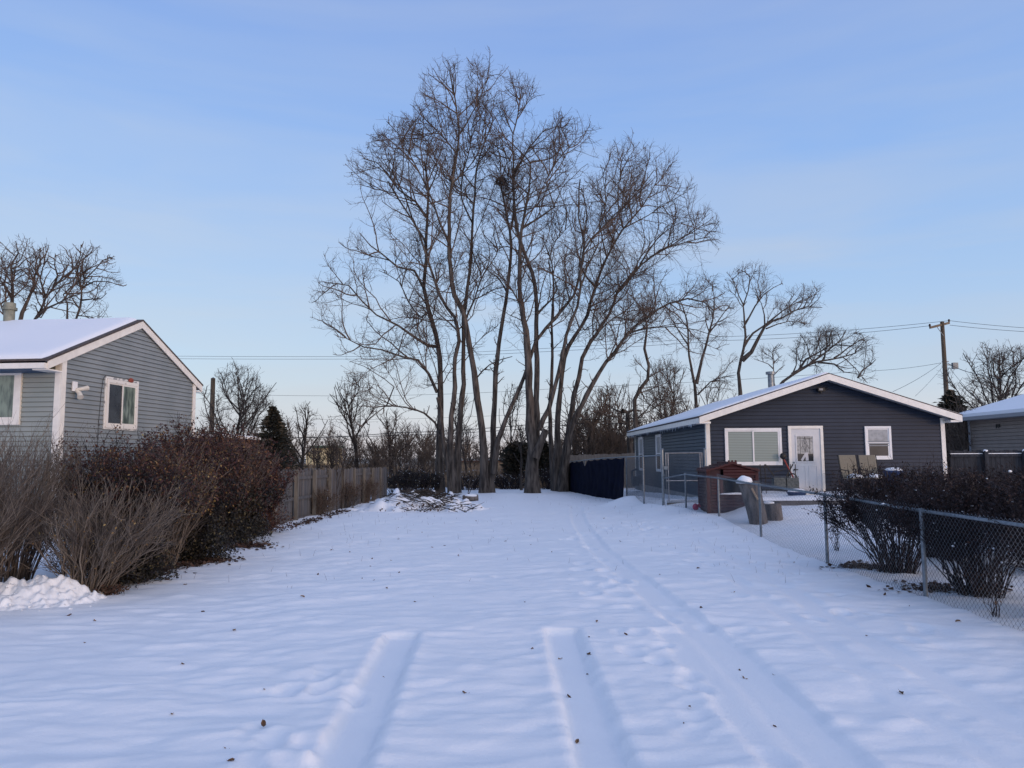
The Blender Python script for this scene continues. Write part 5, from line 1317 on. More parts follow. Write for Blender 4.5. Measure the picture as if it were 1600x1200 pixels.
px_tree('bare_tree', 'small round bare tree directly behind the roof vent pipe', [
    ([(1208, 735)]+Z4((490, 1080), (482, 980), (478, 900), (470, 820), (500, 770)), 55, 55, 0.14, 0.02, 0.5),
    (Z4((480, 960), (440, 920), (380, 900), (320, 880)), 55, 54, 0.05, 0.015, 0.1),
    (Z4((480, 920), (520, 880), (560, 850)), 55, 56, 0.05, 0.015, 0.1),
    (Z4((490, 1010), (540, 960), (580, 930)), 55, 56, 0.05, 0.015, 0.1),
], [(1205, 560, 32, 24, 55, 2)], 13, LV2, twig=TWIGG)
px_tree('bare_tree', 'bare tree with fine drooping twigs rising from behind the left part of the charcoal roof', [
    ([(1090, 735), (1088, 633), (1085, 600), (1079, 570), (1076, 540), (1073, 500), (1060, 465)], 46, 45, 0.22, 0.03, 0.4),
    ([(1088, 600), (1097, 560), (1108, 520), (1116, 480), (1112, 450)], 46, 45, 0.13, 0.02, 0.3),
    ([(1090, 617), (1110, 598), (1130, 588), (1150, 586)], 45.6, 44.5, 0.06, 0.015, 0.2),
    ([(1076, 540), (1050, 500), (1030, 470)], 45.5, 44, 0.06, 0.015, 0.1),
    ([(1108, 520), (1130, 490), (1145, 470)], 45.5, 47, 0.06, 0.015, 0.1),
], [(1095, 470, 58, 45, 45.5, 3.5), (1060, 530, 35, 45, 45, 2.5), (1130, 530, 28, 60, 45.5, 2.5), (1120, 595, 35, 20, 45, 2)], 14,
    [dict(LV2[0], up=0.0, droop=0.10), dict(LV2[1], up=-0.02, droop=0.25, per_m=3.4, len=1.4), dict(LV2[2], up=-0.05, droop=0.3)])
px_tree('bare_tree', 'twisted S-shaped dark trunk left of the charcoal roof with sparse branches', [
    ([(1000, 764), (995, 700), (993, 662), (992, 625), (1000, 608), (1012, 592), (1014, 573), (1008, 545), (1010, 510), (1005, 480)], 45, 44.5, 0.25, 0.05, 0.55),
    ([(1000, 608), (1020, 640), (1040, 620), (1060, 600)], 45, 44, 0.05, 0.015, 0.1),
    ([(1013, 590), (1040, 575), (1060, 585)], 45, 46, 0.05, 0.015, 0.1),
    ([(994, 655), (1010, 640), (1025, 620)], 45, 46, 0.05, 0.015, 0.1),
], [(1015, 600, 48, 45, 45, 2.5), (1010, 500, 35, 45, 44.5, 2.5), (1035, 640, 40, 26, 45, 2.5)], 15, LV2)
px_tree('bare_tree', 'gnarled pollarded tree with arching boughs above the navy tarp', [
    ([(985, 762), (984, 700), (982, 660), (980, 645), (972, 641)], 46, 45, 0.24, 0.13, 0.7),
    ([(982, 675), (978, 660), (965, 652), (950, 650), (935, 643), (915, 652), (905, 660)], 45.5, 43.5, 0.09, 0.02, 0.2),
    ([(980, 645), (990, 640), (1002, 642)], 45.5, 46, 0.12, 0.05, 0.2),
    ([(975, 645), (960, 640), (948, 632)], 45.5, 46, 0.08, 0.03, 0.1),
], [(965, 615, 45, 40, 45, 2.5), (925, 640, 40, 30, 44.5, 2.5)], 16,
    [dict(LV2[0], per_m=4, len=1.8, up=0.25, wig=0.1, r=0.025), dict(LV2[1], per_m=2.5, len=0.8, up=0.1), dict(LV2[2], per_m=3)])
# --- tree behind the grey house on the left
def Z6(*p): return [(x/6.6667, 340+y/6.6667) for x, y in p]
LV3 = [dict(per_m=3.0, len=2.1, n=6, r=0.035, up=0.06, wig=0.24, ang=(28, 65), start=0.0, tf=0.5, upb=0.2),
       dict(per_m=4.4, len=0.95, n=5, r=0.014, up=0.05, wig=0.3, ang=(25, 65), start=0.1),
       dict(per_m=4.0, len=0.42, n=3, r=0.009, up=0.06, wig=0.3, ang=(25, 65), start=0.1)]
px_tree('bare_tree', 'bare tree behind the flue of the grey house at the left edge of the picture', [
    ([(12, 760), (12, 600)]+Z6((70, 1080), (10, 900), (-60, 780), (-100, 600)), 36, 35, 0.25, 0.03, 0.5),
    (Z6((100, 1100), (125, 930), (130, 760), (128, 620), (118, 500), (185, 370), (165, 250)), 36, 37, 0.13, 0.02, 0.2),
    (Z6((130, 850), (60, 720), (0, 660), (-50, 480)), 36, 35, 0.08, 0.02, 0.1),
    (Z6((185, 1200), (230, 1000), (300, 850), (350, 700), (370, 600), (420, 480), (410, 330)), 36, 37.5, 0.13, 0.02, 0.25),
    (Z6((130, 700), (60, 560), (30, 450)), 36, 37, 0.05, 0.02, 0.1),
], [(5, 430, 42, 68, 36, 3), (22, 400, 24, 42, 36.5, 2.5), (55, 430, 30, 52, 37, 2.5)], 21, LV3)
px_tree('bare_tree', 'widely forked bare tree showing above the snowy ridge of the grey house', [
    ([(60, 760), (48, 600)]+Z6((350, 1080), (410, 970), (480, 840), (560, 720), (650, 630), (760, 545), (850, 470)), 37.5, 37, 0.25, 0.025, 0.45),
    (Z6((380, 1040), (480, 950), (600, 900), (720, 830), (830, 800)), 37.3, 36, 0.09, 0.02, 0.2),
    (Z6((560, 720), (600, 600), (570, 500), (580, 380)), 37.3, 38.5, 0.07, 0.02, 0.1),
    (Z6((480, 840), (440, 720), (410, 640), (450, 520), (500, 420)), 37.4, 36, 0.07, 0.02, 0.1),
    (Z6((760, 545), (740, 430), (720, 330)), 37, 37, 0.05, 0.015, 0.1),
    (Z6((700, 1100), (700, 900), (660, 800), (720, 740)), 38, 38, 0.07, 0.02, 0.3),
], [(75, 440, 35, 60, 37.3, 2.6), (110, 430, 30, 50, 37, 2.6), (95, 480, 40, 40, 37, 2)], 22, LV3)
px_tree('bare_tree', 'rightmost bare tree behind the grey house with a curved twig reaching right', [
    ([(118, 760), (117, 600)]+Z6((780, 1080), (835, 930), (852, 820), (850, 740), (880, 640), (990, 540), (1080, 440), (1170, 405)), 38.5, 38, 0.2, 0.02, 0.4),
    (Z6((852, 860), (960, 850), (1060, 840), (1110, 790)), 38.4, 37, 0.05, 0.015, 0.1),
    (Z6((870, 720), (980, 660), (1120, 660), (1280, 715)), 38.3, 37, 0.05, 0.01, 0.1),
    (Z6((850, 740), (810, 620), (800, 500), (830, 380), (840, 280)), 38.3, 39, 0.07, 0.015, 0.1),
    (Z6((810, 1020), (930, 1030), (1040, 1070), (1100, 1000)), 38.4, 37.5, 0.04, 0.01, 0.1),
    (Z6((880, 640), (850, 540), (870, 430), (950, 360)), 38.3, 37, 0.05, 0.015, 0.1),
], [(138, 440, 28, 62, 38.3, 2.5), (150, 430, 30, 45, 38, 2.5), (150, 480, 26, 26, 38, 2)], 23, LV3)

# --- generic background trees, each a thing
def bg_tree(label, px, base_y, top_y, Y, spread, seed, nl=7, trunk_f=0.25, lean=0.0, levels=None, r0=0.18, twig=TWIGG, up=0.10, ang=(18, 50), dens=1.0, name='bare_tree', group=None):
    rr = random.Random(seed); b = P(px, base_y, Y); zb = T(b.x, Y); top = P(px, top_y, Y).z; H = top-zb; sp_w = spread*Y/F
    base = Vector((b.x, Y, zb)); tk = Tubes(); tw = Tubes()
    tr = grow(rr, base-Vector((0, 0, 0.2)), Vector((lean, 0, 1)), H*0.9+0.2, 9, 0.12, 0.055)
    tk.add(tr, taper(r0, r0*0.12, len(tr)), 8)
    cz = zb+H*(0.5+trunk_f*0.5); C_ = Vector((b.x+lean*H*0.6, Y, cz)); rz_ = (top-cz)*1.03
    ins = lambda p, soft=1.0: (((p-np.array(C_))/np.array([sp_w, sp_w*0.9, rz_]))**2).sum(-1) < soft
    levels = levels or [dict(per_m=2.4*dens, len=H*0.16, n=5, r=0.026, up=0.06, wig=0.2, ang=(25, 60), start=0.1, tf=0.6), dict(per_m=4.2*dens, len=H*0.085, n=4, r=0.013, up=0.05, wig=0.22, ang=(25, 60), start=0.1), dict(per_m=3.6*dens, len=H*0.05, n=3, r=0.009, up=0.04, wig=0.2, ang=(25, 60), start=0.1)]
    for k in range(nl):
        f = trunk_f+(0.85-trunk_f)*(k+0.4*rr.random())/nl; p, d = along(tr, f)
        dd = side_dir(rr, Vector((lean, 0, 1)), *ang, 0.0); Ll = (H*(1-f))*rr.uniform(0.75, 1.05)+sp_w*0.25
        lm = grow(rr, p, dd, Ll, 8, up, 0.13, None)
        # trim at the crown
        cut = len(lm)
        for i, q in enumerate(lm):
            if i > 2 and not ins(np.array(q)[None])[0]: cut = i+1; break
        lm = lm[:max(3, cut)]
        tk.add(lm, taper(r0*0.45*(1-0.5*f), 0.02, len(lm)), 5)
        twigs(rr, tw, lm, [0.1], levels, ins)
    twigs(rr, tw, tr[int(len(tr)*trunk_f)+1:], [0.1], levels, ins)
    t = thing(name, label, 'tree', base, group=group)
    link('trunk', tk.mesh('trunk'), BARKD, t, True)
    if tw.n(): link('crown', tw.mesh('crown'), twig, t, True)
    return t
bg_tree('broad bare tree with upswept branches behind the short utility pole left of the lot', 362, 742, 570, 52, 78, 31, nl=18, trunk_f=0.10, r0=0.2, ang=(25, 68), up=0.07, dens=1.2)
bg_tree('tangled dead-looking tree between the dark conifer and the open gap', 468, 748, 628, 50, 42, 32, nl=10, trunk_f=0.2, r0=0.17, twig=TWIGB, dens=1.2)
bg_tree('upright bare tree with a single straight leader left of the big tree group', 560, 745, 582, 54, 48, 33, nl=12, trunk_f=0.25, r0=0.17, ang=(25, 58), up=0.14, dens=1.1)
bg_tree('low twiggy bare tree seen behind the leftmost big trunk', 612, 740, 640, 58, 45, 34, nl=9, trunk_f=0.2, r0=0.14, dens=1.0)
bg_tree('thin bare tree seen through the gap between the two left trunk clumps', 730, 742, 612, 60, 30, 35, nl=8, trunk_f=0.3, r0=0.11, dens=0.9)
bg_tree('bare tree filling the gap right of the pale trunk', 800, 742, 600, 60, 38, 36, nl=9, trunk_f=0.3, r0=0.12, dens=0.9)
bg_tree('small bare tree in front of the bright horizon right of the big group', 925, 742, 640, 62, 32, 37, nl=8, trunk_f=0.2, r0=0.11, dens=1.0)
bg_tree('bushy brown tree behind the tan back fence', 955, 742, 598, 52, 48, 38, nl=12, trunk_f=0.15, r0=0.14, twig=TWIGB, dens=1.2)
bg_tree('pale twiggy tree behind the back corner of the charcoal house', 1045, 740, 560, 58, 48, 39, nl=10, trunk_f=0.2, r0=0.14, dens=1.0)
bg_tree('faint bare tree low behind the left slope of the charcoal roof', 1120, 740, 575, 64, 45, 40, nl=9, trunk_f=0.2, r0=0.13, dens=0.8)
bg_tree('vase-shaped bare tree behind the taupe house at the right edge', 1568, 760, 532, 42, 84, 41, nl=18, trunk_f=0.12, r0=0.17, ang=(22, 60), up=0.07, dens=1.2)
bg_tree('thin bare tree immediately left of the twin stem by the pale trunk', 815, 768, 655, 41, 16, 42, nl=6, trunk_f=0.35, r0=0.09, dens=0.8, lean=-0.05)
bg_tree('slim grey sapling rising above the middle of the grey board fence', 533, 800, 690, 26.5, 12, 43, nl=4, trunk_f=0.4, r0=0.03, dens=0.5, name='sapling', ang=(10, 25))
bg_tree('slim grey sapling left of the two by the middle of the grey board fence', 527, 806, 700, 25.5, 10, 44, nl=4, trunk_f=0.4, r0=0.026, dens=0.5, name='sapling', ang=(10, 25))
bg_tree('tiny bare sapling beside the snow capped log near the big trees', 731, 786, 742, 32, 14, 45, nl=6, trunk_f=0.2, r0=0.03, dens=1.0, name='sapling')

# --- conifers
def conifer(label, px, base_y, top_y, Y, spread, seed, matl=NEEDLE, shape=1.0, n=5200, trunk=0.16, spec='spruce_tree'):
    rr = np.random.RandomState(seed); b = P(px, base_y, Y); zb = T(b.x, Y); H = P(px, top_y, Y).z-zb; sw_ = spread*Y/F
    t = thing(spec, label, 'tree', (b.x, Y, zb)); tb = Tubes()
    tb.add([(0, 0, -0.2), (0.02, 0, H*0.5), (0, 0, H)], [trunk, trunk*0.6, 0.02], 8); link('trunk', tb.mesh('trunk'), BARKD, t)
    C = []; D = []; nb = int(n/34); brs = Tubes()
    for k in range(nb):
        f = (rr.rand()**0.8); z = H*(0.04+0.94*f) ; r = sw_*((1-f)**shape*(0.75+0.35*rr.rand())+0.04); a = rr.rand()*2*math.pi
        if shape < 0.7: r = sw_*math.sqrt(max(0, 1-(2*f-0.9)**2))*(0.7+0.4*rr.rand())
        dr = np.array([math.cos(a), math.sin(a), 0.0])
        tip = np.array([dr[0]*r, dr[1]*r, z+(-0.10 if shape >= 0.7 else 0.35)*r]); root = np.array([0, 0, z+0.05])
        brs.add([root, (root+tip)/2+np.array([0, 0, 0.04]), tip], [0.025, 0.015, 0.005], 3)
        m = 34; s_ = 0.25+0.75*rr.rand(m); c = root+(tip-root)*s_[:, None]+rr.normal(size=(m, 3))*np.array([0.10, 0.10, 0.07])*(0.6+r*0.35)
        C.append(c); D.append(np.tile(dr*1.0+np.array([0, 0, 0.15]), (m, 1)))
    V, Q = leaf_quads(np.concatenate(C), 0.26, rr, aspect=0.28, tip=np.concatenate(D))
    link('branches', brs.mesh('branches'), BARKD, t); o = link('needles', qmesh('needles', V, Q), matl, t)
    return t
conifer('dark pointed spruce right of the broad bare tree, beyond the grey board fence', 424, 750, 634, 47, 74, 51, n=8000, shape=1.1)
conifer('dark pine behind the utility pole between the two right hand houses', 1494, 760, 610, 38, 30, 52, n=9000, shape=0.5, spec='pine_tree')
conifer('rounded dark evergreen behind the pale trunk of the big trees', 808, 752, 690, 50, 26, 53, n=6000, shape=0.5, spec='evergreen_bush')
conifer('rounded dark evergreen close behind the right leaning trunks', 848, 752, 687, 47, 22, 54, n=5000, shape=0.5, spec='evergreen_bush')
conifer('bluish dark evergreen behind the tan back fence', 957, 748, 674, 56, 24, 55, n=6000, shape=0.5, spec='evergreen_bush')

# --- shrubs
def shrub(label, x, y, h, rx, ry, seed, stems=150, stem_mat=STEMG, leaves=(), lean=(0, 0), sr=0.006, sub=6, fan=0.9, group=None, name='shrub', base_r=0.14, zrng=(0.45, 1.0), snow=0, subr=0.5, fine=1.0, f0=0.25, skirt=None, jit=0.022):
    rr = random.Random(seed); nr2 = np.random.RandomState(seed); z0 = float(ground_h(np.array([[x]]), np.array([[y]]))[0, 0]); tb = Tubes(); tips = []
    for k in range(stems):
        a = rr.uniform(0, 2*math.pi); q = math.sqrt(rr.random()); b0 = Vector((x+math.cos(a)*base_r*q, y+math.sin(a)*base_r*q, z0-0.05))
        hh = h*rr.uniform(0.62, 1.05)*(1-0.12*q*q); e = Vector((x+math.cos(a)*rx*q*fan+lean[0]+rr.gauss(0, 0.06), y+math.sin(a)*ry*q*fan+lean[1]+rr.gauss(0, 0.06), z0+hh))
        n = 6; pts = []
        for i in range(n+1):
            t = i/n; w_ = t**1.25
            pts.append(Vector((b0.x+(e.x-b0.x)*w_, b0.y+(e.y-b0.y)*w_, b0.z+(e.z-b0.z)*(t**0.92)))+vrand(rr)*jit*(1 if 0 < i else 0))
        s = sr*rr.uniform(0.7, 1.6); tb.add(pts, taper(s, s*0.35, n+1), 4)
        for j in range(sub):
            f = rr.uniform(f0, 0.98); p, d = along(pts, f); L_ = subr*rr.uniform(0.4, 1.1)
            g = grow(rr, p, side_dir(rr, d, 12, 38, 0.3), L_, 4, 0.08, 0.10); tb.add(g, taper(s*0.5*fine, s*0.22*fine, 5), 3); tips.append(g)
            for _ in range(2):
                p2, d2 = along(g, rr.uniform(0.2, 0.95)); g2_ = grow(rr, p2, side_dir(rr, d2, 15, 45, 0.3), L_*0.5, 3, 0.06, 0.12); tb.add(g2_, taper(s*0.35*fine, s*0.18*fine, 4), 3); tips.append(g2_)
    t = thing(name, label, 'shrub', (x, y, z0), group=group)
    link('stems', tb.mesh('stems'), stem_mat, t, True)
    for (lm, n, zl, zh, size) in leaves:
        C = []
        zl2, zh2 = z0+h*zl, z0+h*zh; tries = 0
        while len(C) < n and tries < n*6:
            tries += 1; g = tips[rr.randrange(len(tips))]; p, d = along(g, rr.uniform(0.1, 1.0))
            zz = p.z
            if zz < zl2-rr.random()*0.15 or zz > zh2+rr.random()*0.1: continue
            C.append(tuple(p+vrand(rr)*0.03))
        if C:
            V, Q = leaf_quads(C, size, nr2, aspect=0.55); link('foliage', qmesh('foliage', V, Q), lm, t, True)['kind'] = 'stuff'
    if skirt:
        lm, n, rs_, zt_ = skirt; q_ = nr2.normal(size=(n, 3)); q_ /= np.linalg.norm(q_, axis=1, keepdims=True); q_ *= (nr2.rand(n, 1)**0.4)
        lob = 1+0.25*np.sin(np.arctan2(q_[:, 1], q_[:, 0])*5+seed)
        C = np.stack([x+lean[0]+q_[:, 0]*rs_*lob, y+q_[:, 1]*rs_*0.8*lob, z0+0.04+np.abs(q_[:, 2])*zt_*lob], 1); C += nr2.normal(size=(n, 3))*0.03
        V, Q = leaf_quads(C, 0.045, nr2, aspect=0.55); link('low_foliage', qmesh('low_foliage', V, Q), lm, t, True)['kind'] = 'stuff'
    if snow:
        C = []; mb = MB(); 
        for k in range(snow):
            g = tips[rr.randrange(len(tips))]; p = g[-1]
            mb.blob(tuple(p), (rr.uniform(0.008, 0.028), rr.uniform(0.008, 0.028), rr.uniform(0.006, 0.016)), k, 6, 4, 0.4)
        mb.build('snow_tufts', SNOW, t, True, world=True)['kind'] = 'stuff'
    return t
# left row of shrubs
g0 = G(128, 934)
shrub('bare grey-brown vase shaped shrub with its stems fanning from one clump beside the snow heap', g0.x+0.02, g0.y+0.1, 1.32, 1.0, 0.8, 61, stems=120, sub=8, lean=(0.25, 0), jit=0.03, leaves=[(LEAF_Y, 420, 0.25, 0.8, 0.035)], skirt=(LITTER, 500, 0.24, 0.10), sr=0.0085, base_r=0.20, subr=0.5)
g1 = G(-60, 950)
shrub('dense purplish grey bare shrub at the left edge of the picture', g1.x-0.25, g1.y, 1.95, 1.25, 0.9, 62, stems=190, sub=11, jit=0.03, leaves=[], sr=0.0065, base_r=0.35, subr=0.55, lean=(0.12, 0))
shrub('second dense bare shrub under the front window of the grey house', g1.x-0.5, g1.y+1.6, 2.1, 1.3, 0.9, 63, stems=240, sub=8, sr=0.006, base_r=0.3, subr=0.55)
def at_(px, Y): return P(px, 720, Y).x
shrub('dark evergreen shrub with yellow flecks right behind the vase shaped grey shrub', at_(205, 11.6), 11.6, 1.8, 0.95, 0.7, 64, stems=150, skirt=(LEAF_D, 9000, 0.62, 0.75), sub=7, stem_mat=STEMD, leaves=[(LEAF_D, 13000, 0.02, 0.85, 0.042), (LEAF_M, 5500, 0.65, 1.1, 0.042), (LEAF_Y, 900, 0.2, 0.95, 0.04)], sr=0.006)
shrub('tall shrub with dark pointed shoots in front of the grey gable window', at_(170, 13.0), 13.0, 2.0, 0.95, 0.7, 65, stems=150, skirt=(LEAF_D, 6000, 0.7, 0.8), sub=7, stem_mat=STEMD, leaves=[(LEAF_M, 8000, 0.42, 1.2, 0.045), (LEAF_D, 3500, 0.1, 0.7, 0.04), (LEAF_Y, 1700, 0.6, 0.95, 0.045)], sr=0.006)
shrub('grey stemmed shrub with yellowed leaves third along the left row', at_(262, 12.9), 12.9, 1.75, 0.8, 0.6, 66, stems=170, sub=6, leaves=[(LEAF_Y, 2600, 0.5, 1.0, 0.045), (LEAF_M, 8000, 0.55, 1.15, 0.045)], sr=0.0075)
shrub('dark leafy shrub whose skirt touches the snow in the middle of the left row', at_(303, 14.0), 14.0, 2.0, 1.0, 0.7, 67, stems=150, skirt=(LEAF_D, 9000, 0.72, 0.75), sub=7, stem_mat=STEMD, leaves=[(LEAF_D, 13000, 0.0, 0.7, 0.045), (LEAF_M, 8500, 0.55, 1.15, 0.045), (LEAF_Y, 1300, 0.45, 1.0, 0.045)], sr=0.006)
shrub('maroon leaved shrub before the far corner of the grey house', at_(288, 16.0), 16.0, 2.35, 0.85, 0.8, 68, stems=130, sub=7, stem_mat=STEMD, leaves=[(LEAF_M, 11000, 0.3, 1.1, 0.055), (LEAF_Y, 1100, 0.5, 1.0, 0.05)], sr=0.007)
shrub('rust coloured shrub with grey stems near the end of the left row', at_(356, 16.2), 16.2, 2.1, 1.0, 0.8, 69, stems=170, skirt=(LEAF_D, 8000, 0.8, 0.7), sub=7, leaves=[(LEAF_M, 12000, 0.35, 1.1, 0.055), (LEAF_D, 12000, 0.0, 0.5, 0.055), (LEAF_Y, 700, 0.5, 1.0, 0.045)], sr=0.0075)
shrub('last reddish leaved shrub of the left row against the grey board fence', at_(400, 18.0), 18.0, 1.85, 0.85, 0.7, 70, stems=110, skirt=(LEAF_M, 7000, 0.75, 0.8), sub=7, stem_mat=STEMD, leaves=[(LEAF_M, 12000, 0.1, 1.1, 0.055), (LEAF_D, 4500, 0.0, 0.5, 0.05)], sr=0.007)
shrub('tall maroon shrub beside the brown outbuilding', at_(335, 19.5), 19.5, 2.35, 0.9, 0.8, 71, stems=120, sub=7, stem_mat=STEMD, leaves=[(LEAF_M, 9000, 0.3, 1.1, 0.06)], sr=0.008)
shrub('low dark shrub filling the gap between the rust coloured and last reddish shrubs', at_(372, 17.0), 17.0, 1.35, 0.9, 0.7, 72, stems=120, skirt=(LEAF_D, 6000, 0.7, 0.5), sub=8, stem_mat=STEMD, leaves=[(LEAF_D, 12000, 0.0, 0.8, 0.055), (LEAF_M, 7000, 0.3, 1.1, 0.055)], sr=0.007)
# weeds and vine by the fence
for k, (px, Y, h_, lab) in enumerate(((497, 23.4, 0.7, 'tangle of dry reddish brush at the foot of the grey board fence'), (535, 27.0, 0.9, 'dry brush clump against the middle boards of the grey fence'), (570, 31.0, 0.9, 'dry brush clump near the far end of the grey fence'))):
    shrub(lab, at_(px, Y), Y, h_, 0.8, 0.7, 80+k, stems=130, sub=5, stem_mat=TWIGB, leaves=[(LITTER, 900, 0.0, 0.9, 0.05)], sr=0.006, name='dry_brush', subr=0.35, base_r=0.4)
for k, (px, Y, h_, r_, lab) in enumerate(((628, 37.5, 1.1, 1.2, 'dark leafy thicket at the far end of the grey board fence'), (662, 39.0, 0.95, 1.2, 'snow flecked dark thicket left of the leftmost big trunk'), (735, 42.0, 0.7, 1.2, 'low dark snowy bush between the two left trunk clumps'), (795, 43.0, 0.7, 1.3, 'low snowy bramble behind the pale trunk'), (862, 42.5, 1.0, 1.0, 'low brown brush at the foot of the right leaning tree'))):
    shrub(lab, at_(px, Y), Y, h_, r_, 1.0, 90+k, stems=100, sub=5, stem_mat=STEMD, leaves=[(LEAF_D, 1500, 0.0, 1.0, 0.09)] if k < 2 else [(LEAF_D, 300, 0.0, 1.0, 0.08)], sr=0.010, name='thicket', subr=0.5, base_r=0.6, snow=60)
# hedge shrubs on the right
HL_ = [(5.95, 12.1, 1.44, 1.05, 'dark clipped shrub nearest the deck behind the chain link fence'),
       (6.05, 10.15, 1.40, 1.1, 'dark vase shaped shrub in the middle behind the chain link fence'),
       (6.35, 8.55, 1.38, 1.05, 'dark shrub behind the fence at the right edge of the picture')]
for k, (x, y, h_, r_, lab) in enumerate(HL_):
    shrub(lab, x, y, h_, r_, 0.85, 100+k, stems=115, sub=10, f0=0.5, jit=0.028, stem_mat=STEMD, leaves=[(LEAF_R, 12000, 0.60, 1.10, 0.036), (LEAF_R, 300, 0.2, 0.66, 0.035)], sr=0.0085, base_r=0.26, snow=26, subr=0.42, fan=1.0, group='dark hedge shrubs behind the chain link fence')
for k, (x, y, h_, r_, lab) in enumerate(((7.6, 13.6, 1.36, 1.25, 'dark shrub of the second row in front of the blue tub'), (8.3, 11.9, 1.38, 1.3, 'dark shrub of the second row below the dark board fence'), (9.6, 13.8, 1.34, 1.4, 'snow spotted dark shrub farthest right in the second row'))):
    shrub(lab, x, y, h_, r_, 1.0, 110+k, stems=170, sub=8, f0=0.4, stem_mat=STEMD, leaves=[(LEAF_R, 14000, 0.5, 1.05, 0.045)], sr=0.008, base_r=0.35, snow=40, subr=0.45, group='dark hedge shrubs behind the chain link fence')
for k, (px, py, h_, lab) in enumerate(((1552, 968, 0.75, 'spindly dry weed through the fence right of the middle hedge shrub'), (1395, 892, 0.35, 'small dead weed at the foot of the nearest hedge shrub'), (1312, 800, 0.9, 'thin snowy twigs sprouting beside the deck by the door'))):
    if k < 2: c = G(px, py); X_, Y_ = c.x+0.12, c.y+0.15
    else: X_, Y_ = P(1306, 800, 14.5).x, 14.5
    shrub(lab, X_, Y_, h_, 0.25, 0.2, 120+k, stems=9, sub=6, stem_mat=STEMD, leaves=[(LITTER, 60, 0, 1, 0.04)], sr=0.005, name='dry_weed', subr=0.25, base_r=0.06)
sh_ = G(1437, 912)

# --- far scrub and woods: one mass nobody could count
tpl = []
for s in range(6):
    rr = random.Random(200+s); tb = Tubes()
    H = 1.0; tr = grow(rr, (0, 0, 0), (0, 0, 1), 0.8, 5, 0.1, 0.08); tb.add(tr, taper(0.022, 0.006, 6), 3)
    for k in range(16):
        p, d = along(tr, rr.uniform(0.08, 0.95)); g = grow(rr, p, side_dir(rr, Vector((0, 0, 1)), 18, 60, 0), rr.uniform(0.25, 0.55), 4, 0.14, 0.15); tb.add(g, taper(0.009, 0.003, 5), 3)
        for _ in range(9):
            p2, d2 = along(g, rr.uniform(0.15, 1)); g2_ = grow(rr, p2, side_dir(rr, d2, 20, 60), rr.uniform(0.08, 0.22), 3, 0.08, 0.2); tb.add(g2_, taper(0.0045, 0.002, 4), 3)
    m_ = tb.mesh('t'); n = len(m_.vertices); V = np.empty(n*3, np.float32); m_.vertices.foreach_get('co', V); Qn = np.empty(len(m_.polygons)*4, np.int32); m_.loops.foreach_get('vertex_index', Qn)
    tpl.append((V.reshape(-1, 3), Qn.reshape(-1, 4))); bpy.data.meshes.remove(m_)
def scrub(name, label, rows, seed, matl):
    rr = random.Random(seed); Vs = []; Qs = []; off = 0
    for (n, pxa, pxb, Ya, Yb, ha, hb, wid) in rows:
        for k in range(n):
            Y = rr.uniform(Ya, Yb); x = P(rr.uniform(pxa, pxb), 720, Y).x; h = rr.uniform(ha, hb); a = rr.uniform(0, 6.28); V, Qn = tpl[rr.randrange(6)]
            ca, sa = math.cos(a), math.sin(a); w_ = h*wid*rr.uniform(0.8, 1.3)
            M = np.array([[ca*w_, -sa*w_, 0], [sa*w_, ca*w_, 0], [0, 0, h]]); Vn = V@M.T+np.array([x, Y, T(x, Y)-0.1]); Vs.append(Vn); Qs.append(Qn+off); off += len(V)
    tag(link(name, qmesh(name, np.concatenate(Vs), np.concatenate(Qs)), matl), label, 'woods', kind='stuff')
scrub('distant_woods', 'far brown line of bare woods along the horizon', [(120, -60, 1660, 110, 170, 3.4, 6.2, 1.0), (48, 100, 1100, 85, 110, 2.2, 4.4, 1.3)], 300, TWIGB)
scrub('scrub', 'brown scrub thickets growing beyond the lot', [(14, 480, 620, 52, 66, 2.0, 3.4, 1.3), (14, 610, 700, 52, 64, 2.4, 4.0, 1.1), (9, 700, 880, 60, 75, 2.6, 4.5, 1.1), (22, 890, 1010, 48, 60, 2.6, 5.6, 1.1), (10, 1000, 1120, 52, 62, 3.0, 6.0, 1.0), (16, 290, 470, 50, 60, 2.2, 4.0, 1.2), (14, 1480, 1530, 34, 40, 2.5, 3.8, 0.9)], 301, TWIGB)
# dead grass of the far field
nr = np.random.RandomState(77); n = 26000
Yg = 44+46*nr.rand(n)**1.3; pxg = nr.uniform(330, 1000, n); keep = (vnoise(pxg*0.02, Yg*0.25, 3) > 0.42) | (pxg < 600); Yg = Yg[keep]; pxg = pxg[keep]
Xg = (pxg-800)/F*Yg; Zg = terrain(Xg, Yg); n = len(Xg); hg = 0.25+0.45*nr.rand(n); 
lx_ = nr.normal(size=n)*0.10; ly_ = nr.normal(size=n)*0.10; wg = 0.02+0.02*nr.rand(n); a_ = nr.rand(n)*6.28; cx_, sx_ = np.cos(a_)*wg, np.sin(a_)*wg
V = np.stack([np.stack([Xg-cx_, Yg-sx_, Zg-0.02], 1), np.stack([Xg+cx_, Yg+sx_, Zg-0.02], 1), np.stack([Xg+lx_+cx_*0.3, Yg+ly_+sx_*0.3, Zg+hg], 1), np.stack([Xg+lx_-cx_*0.3, Yg+ly_-sx_*0.3, Zg+hg], 1)], 1)
tag(link('dead_grass', qmesh('dead_grass', V.reshape(-1, 3), np.arange(4*n).reshape(-1, 4)), GRASSM), 'tan dead grass standing in the field beyond the fence', 'grass', kind='stuff')

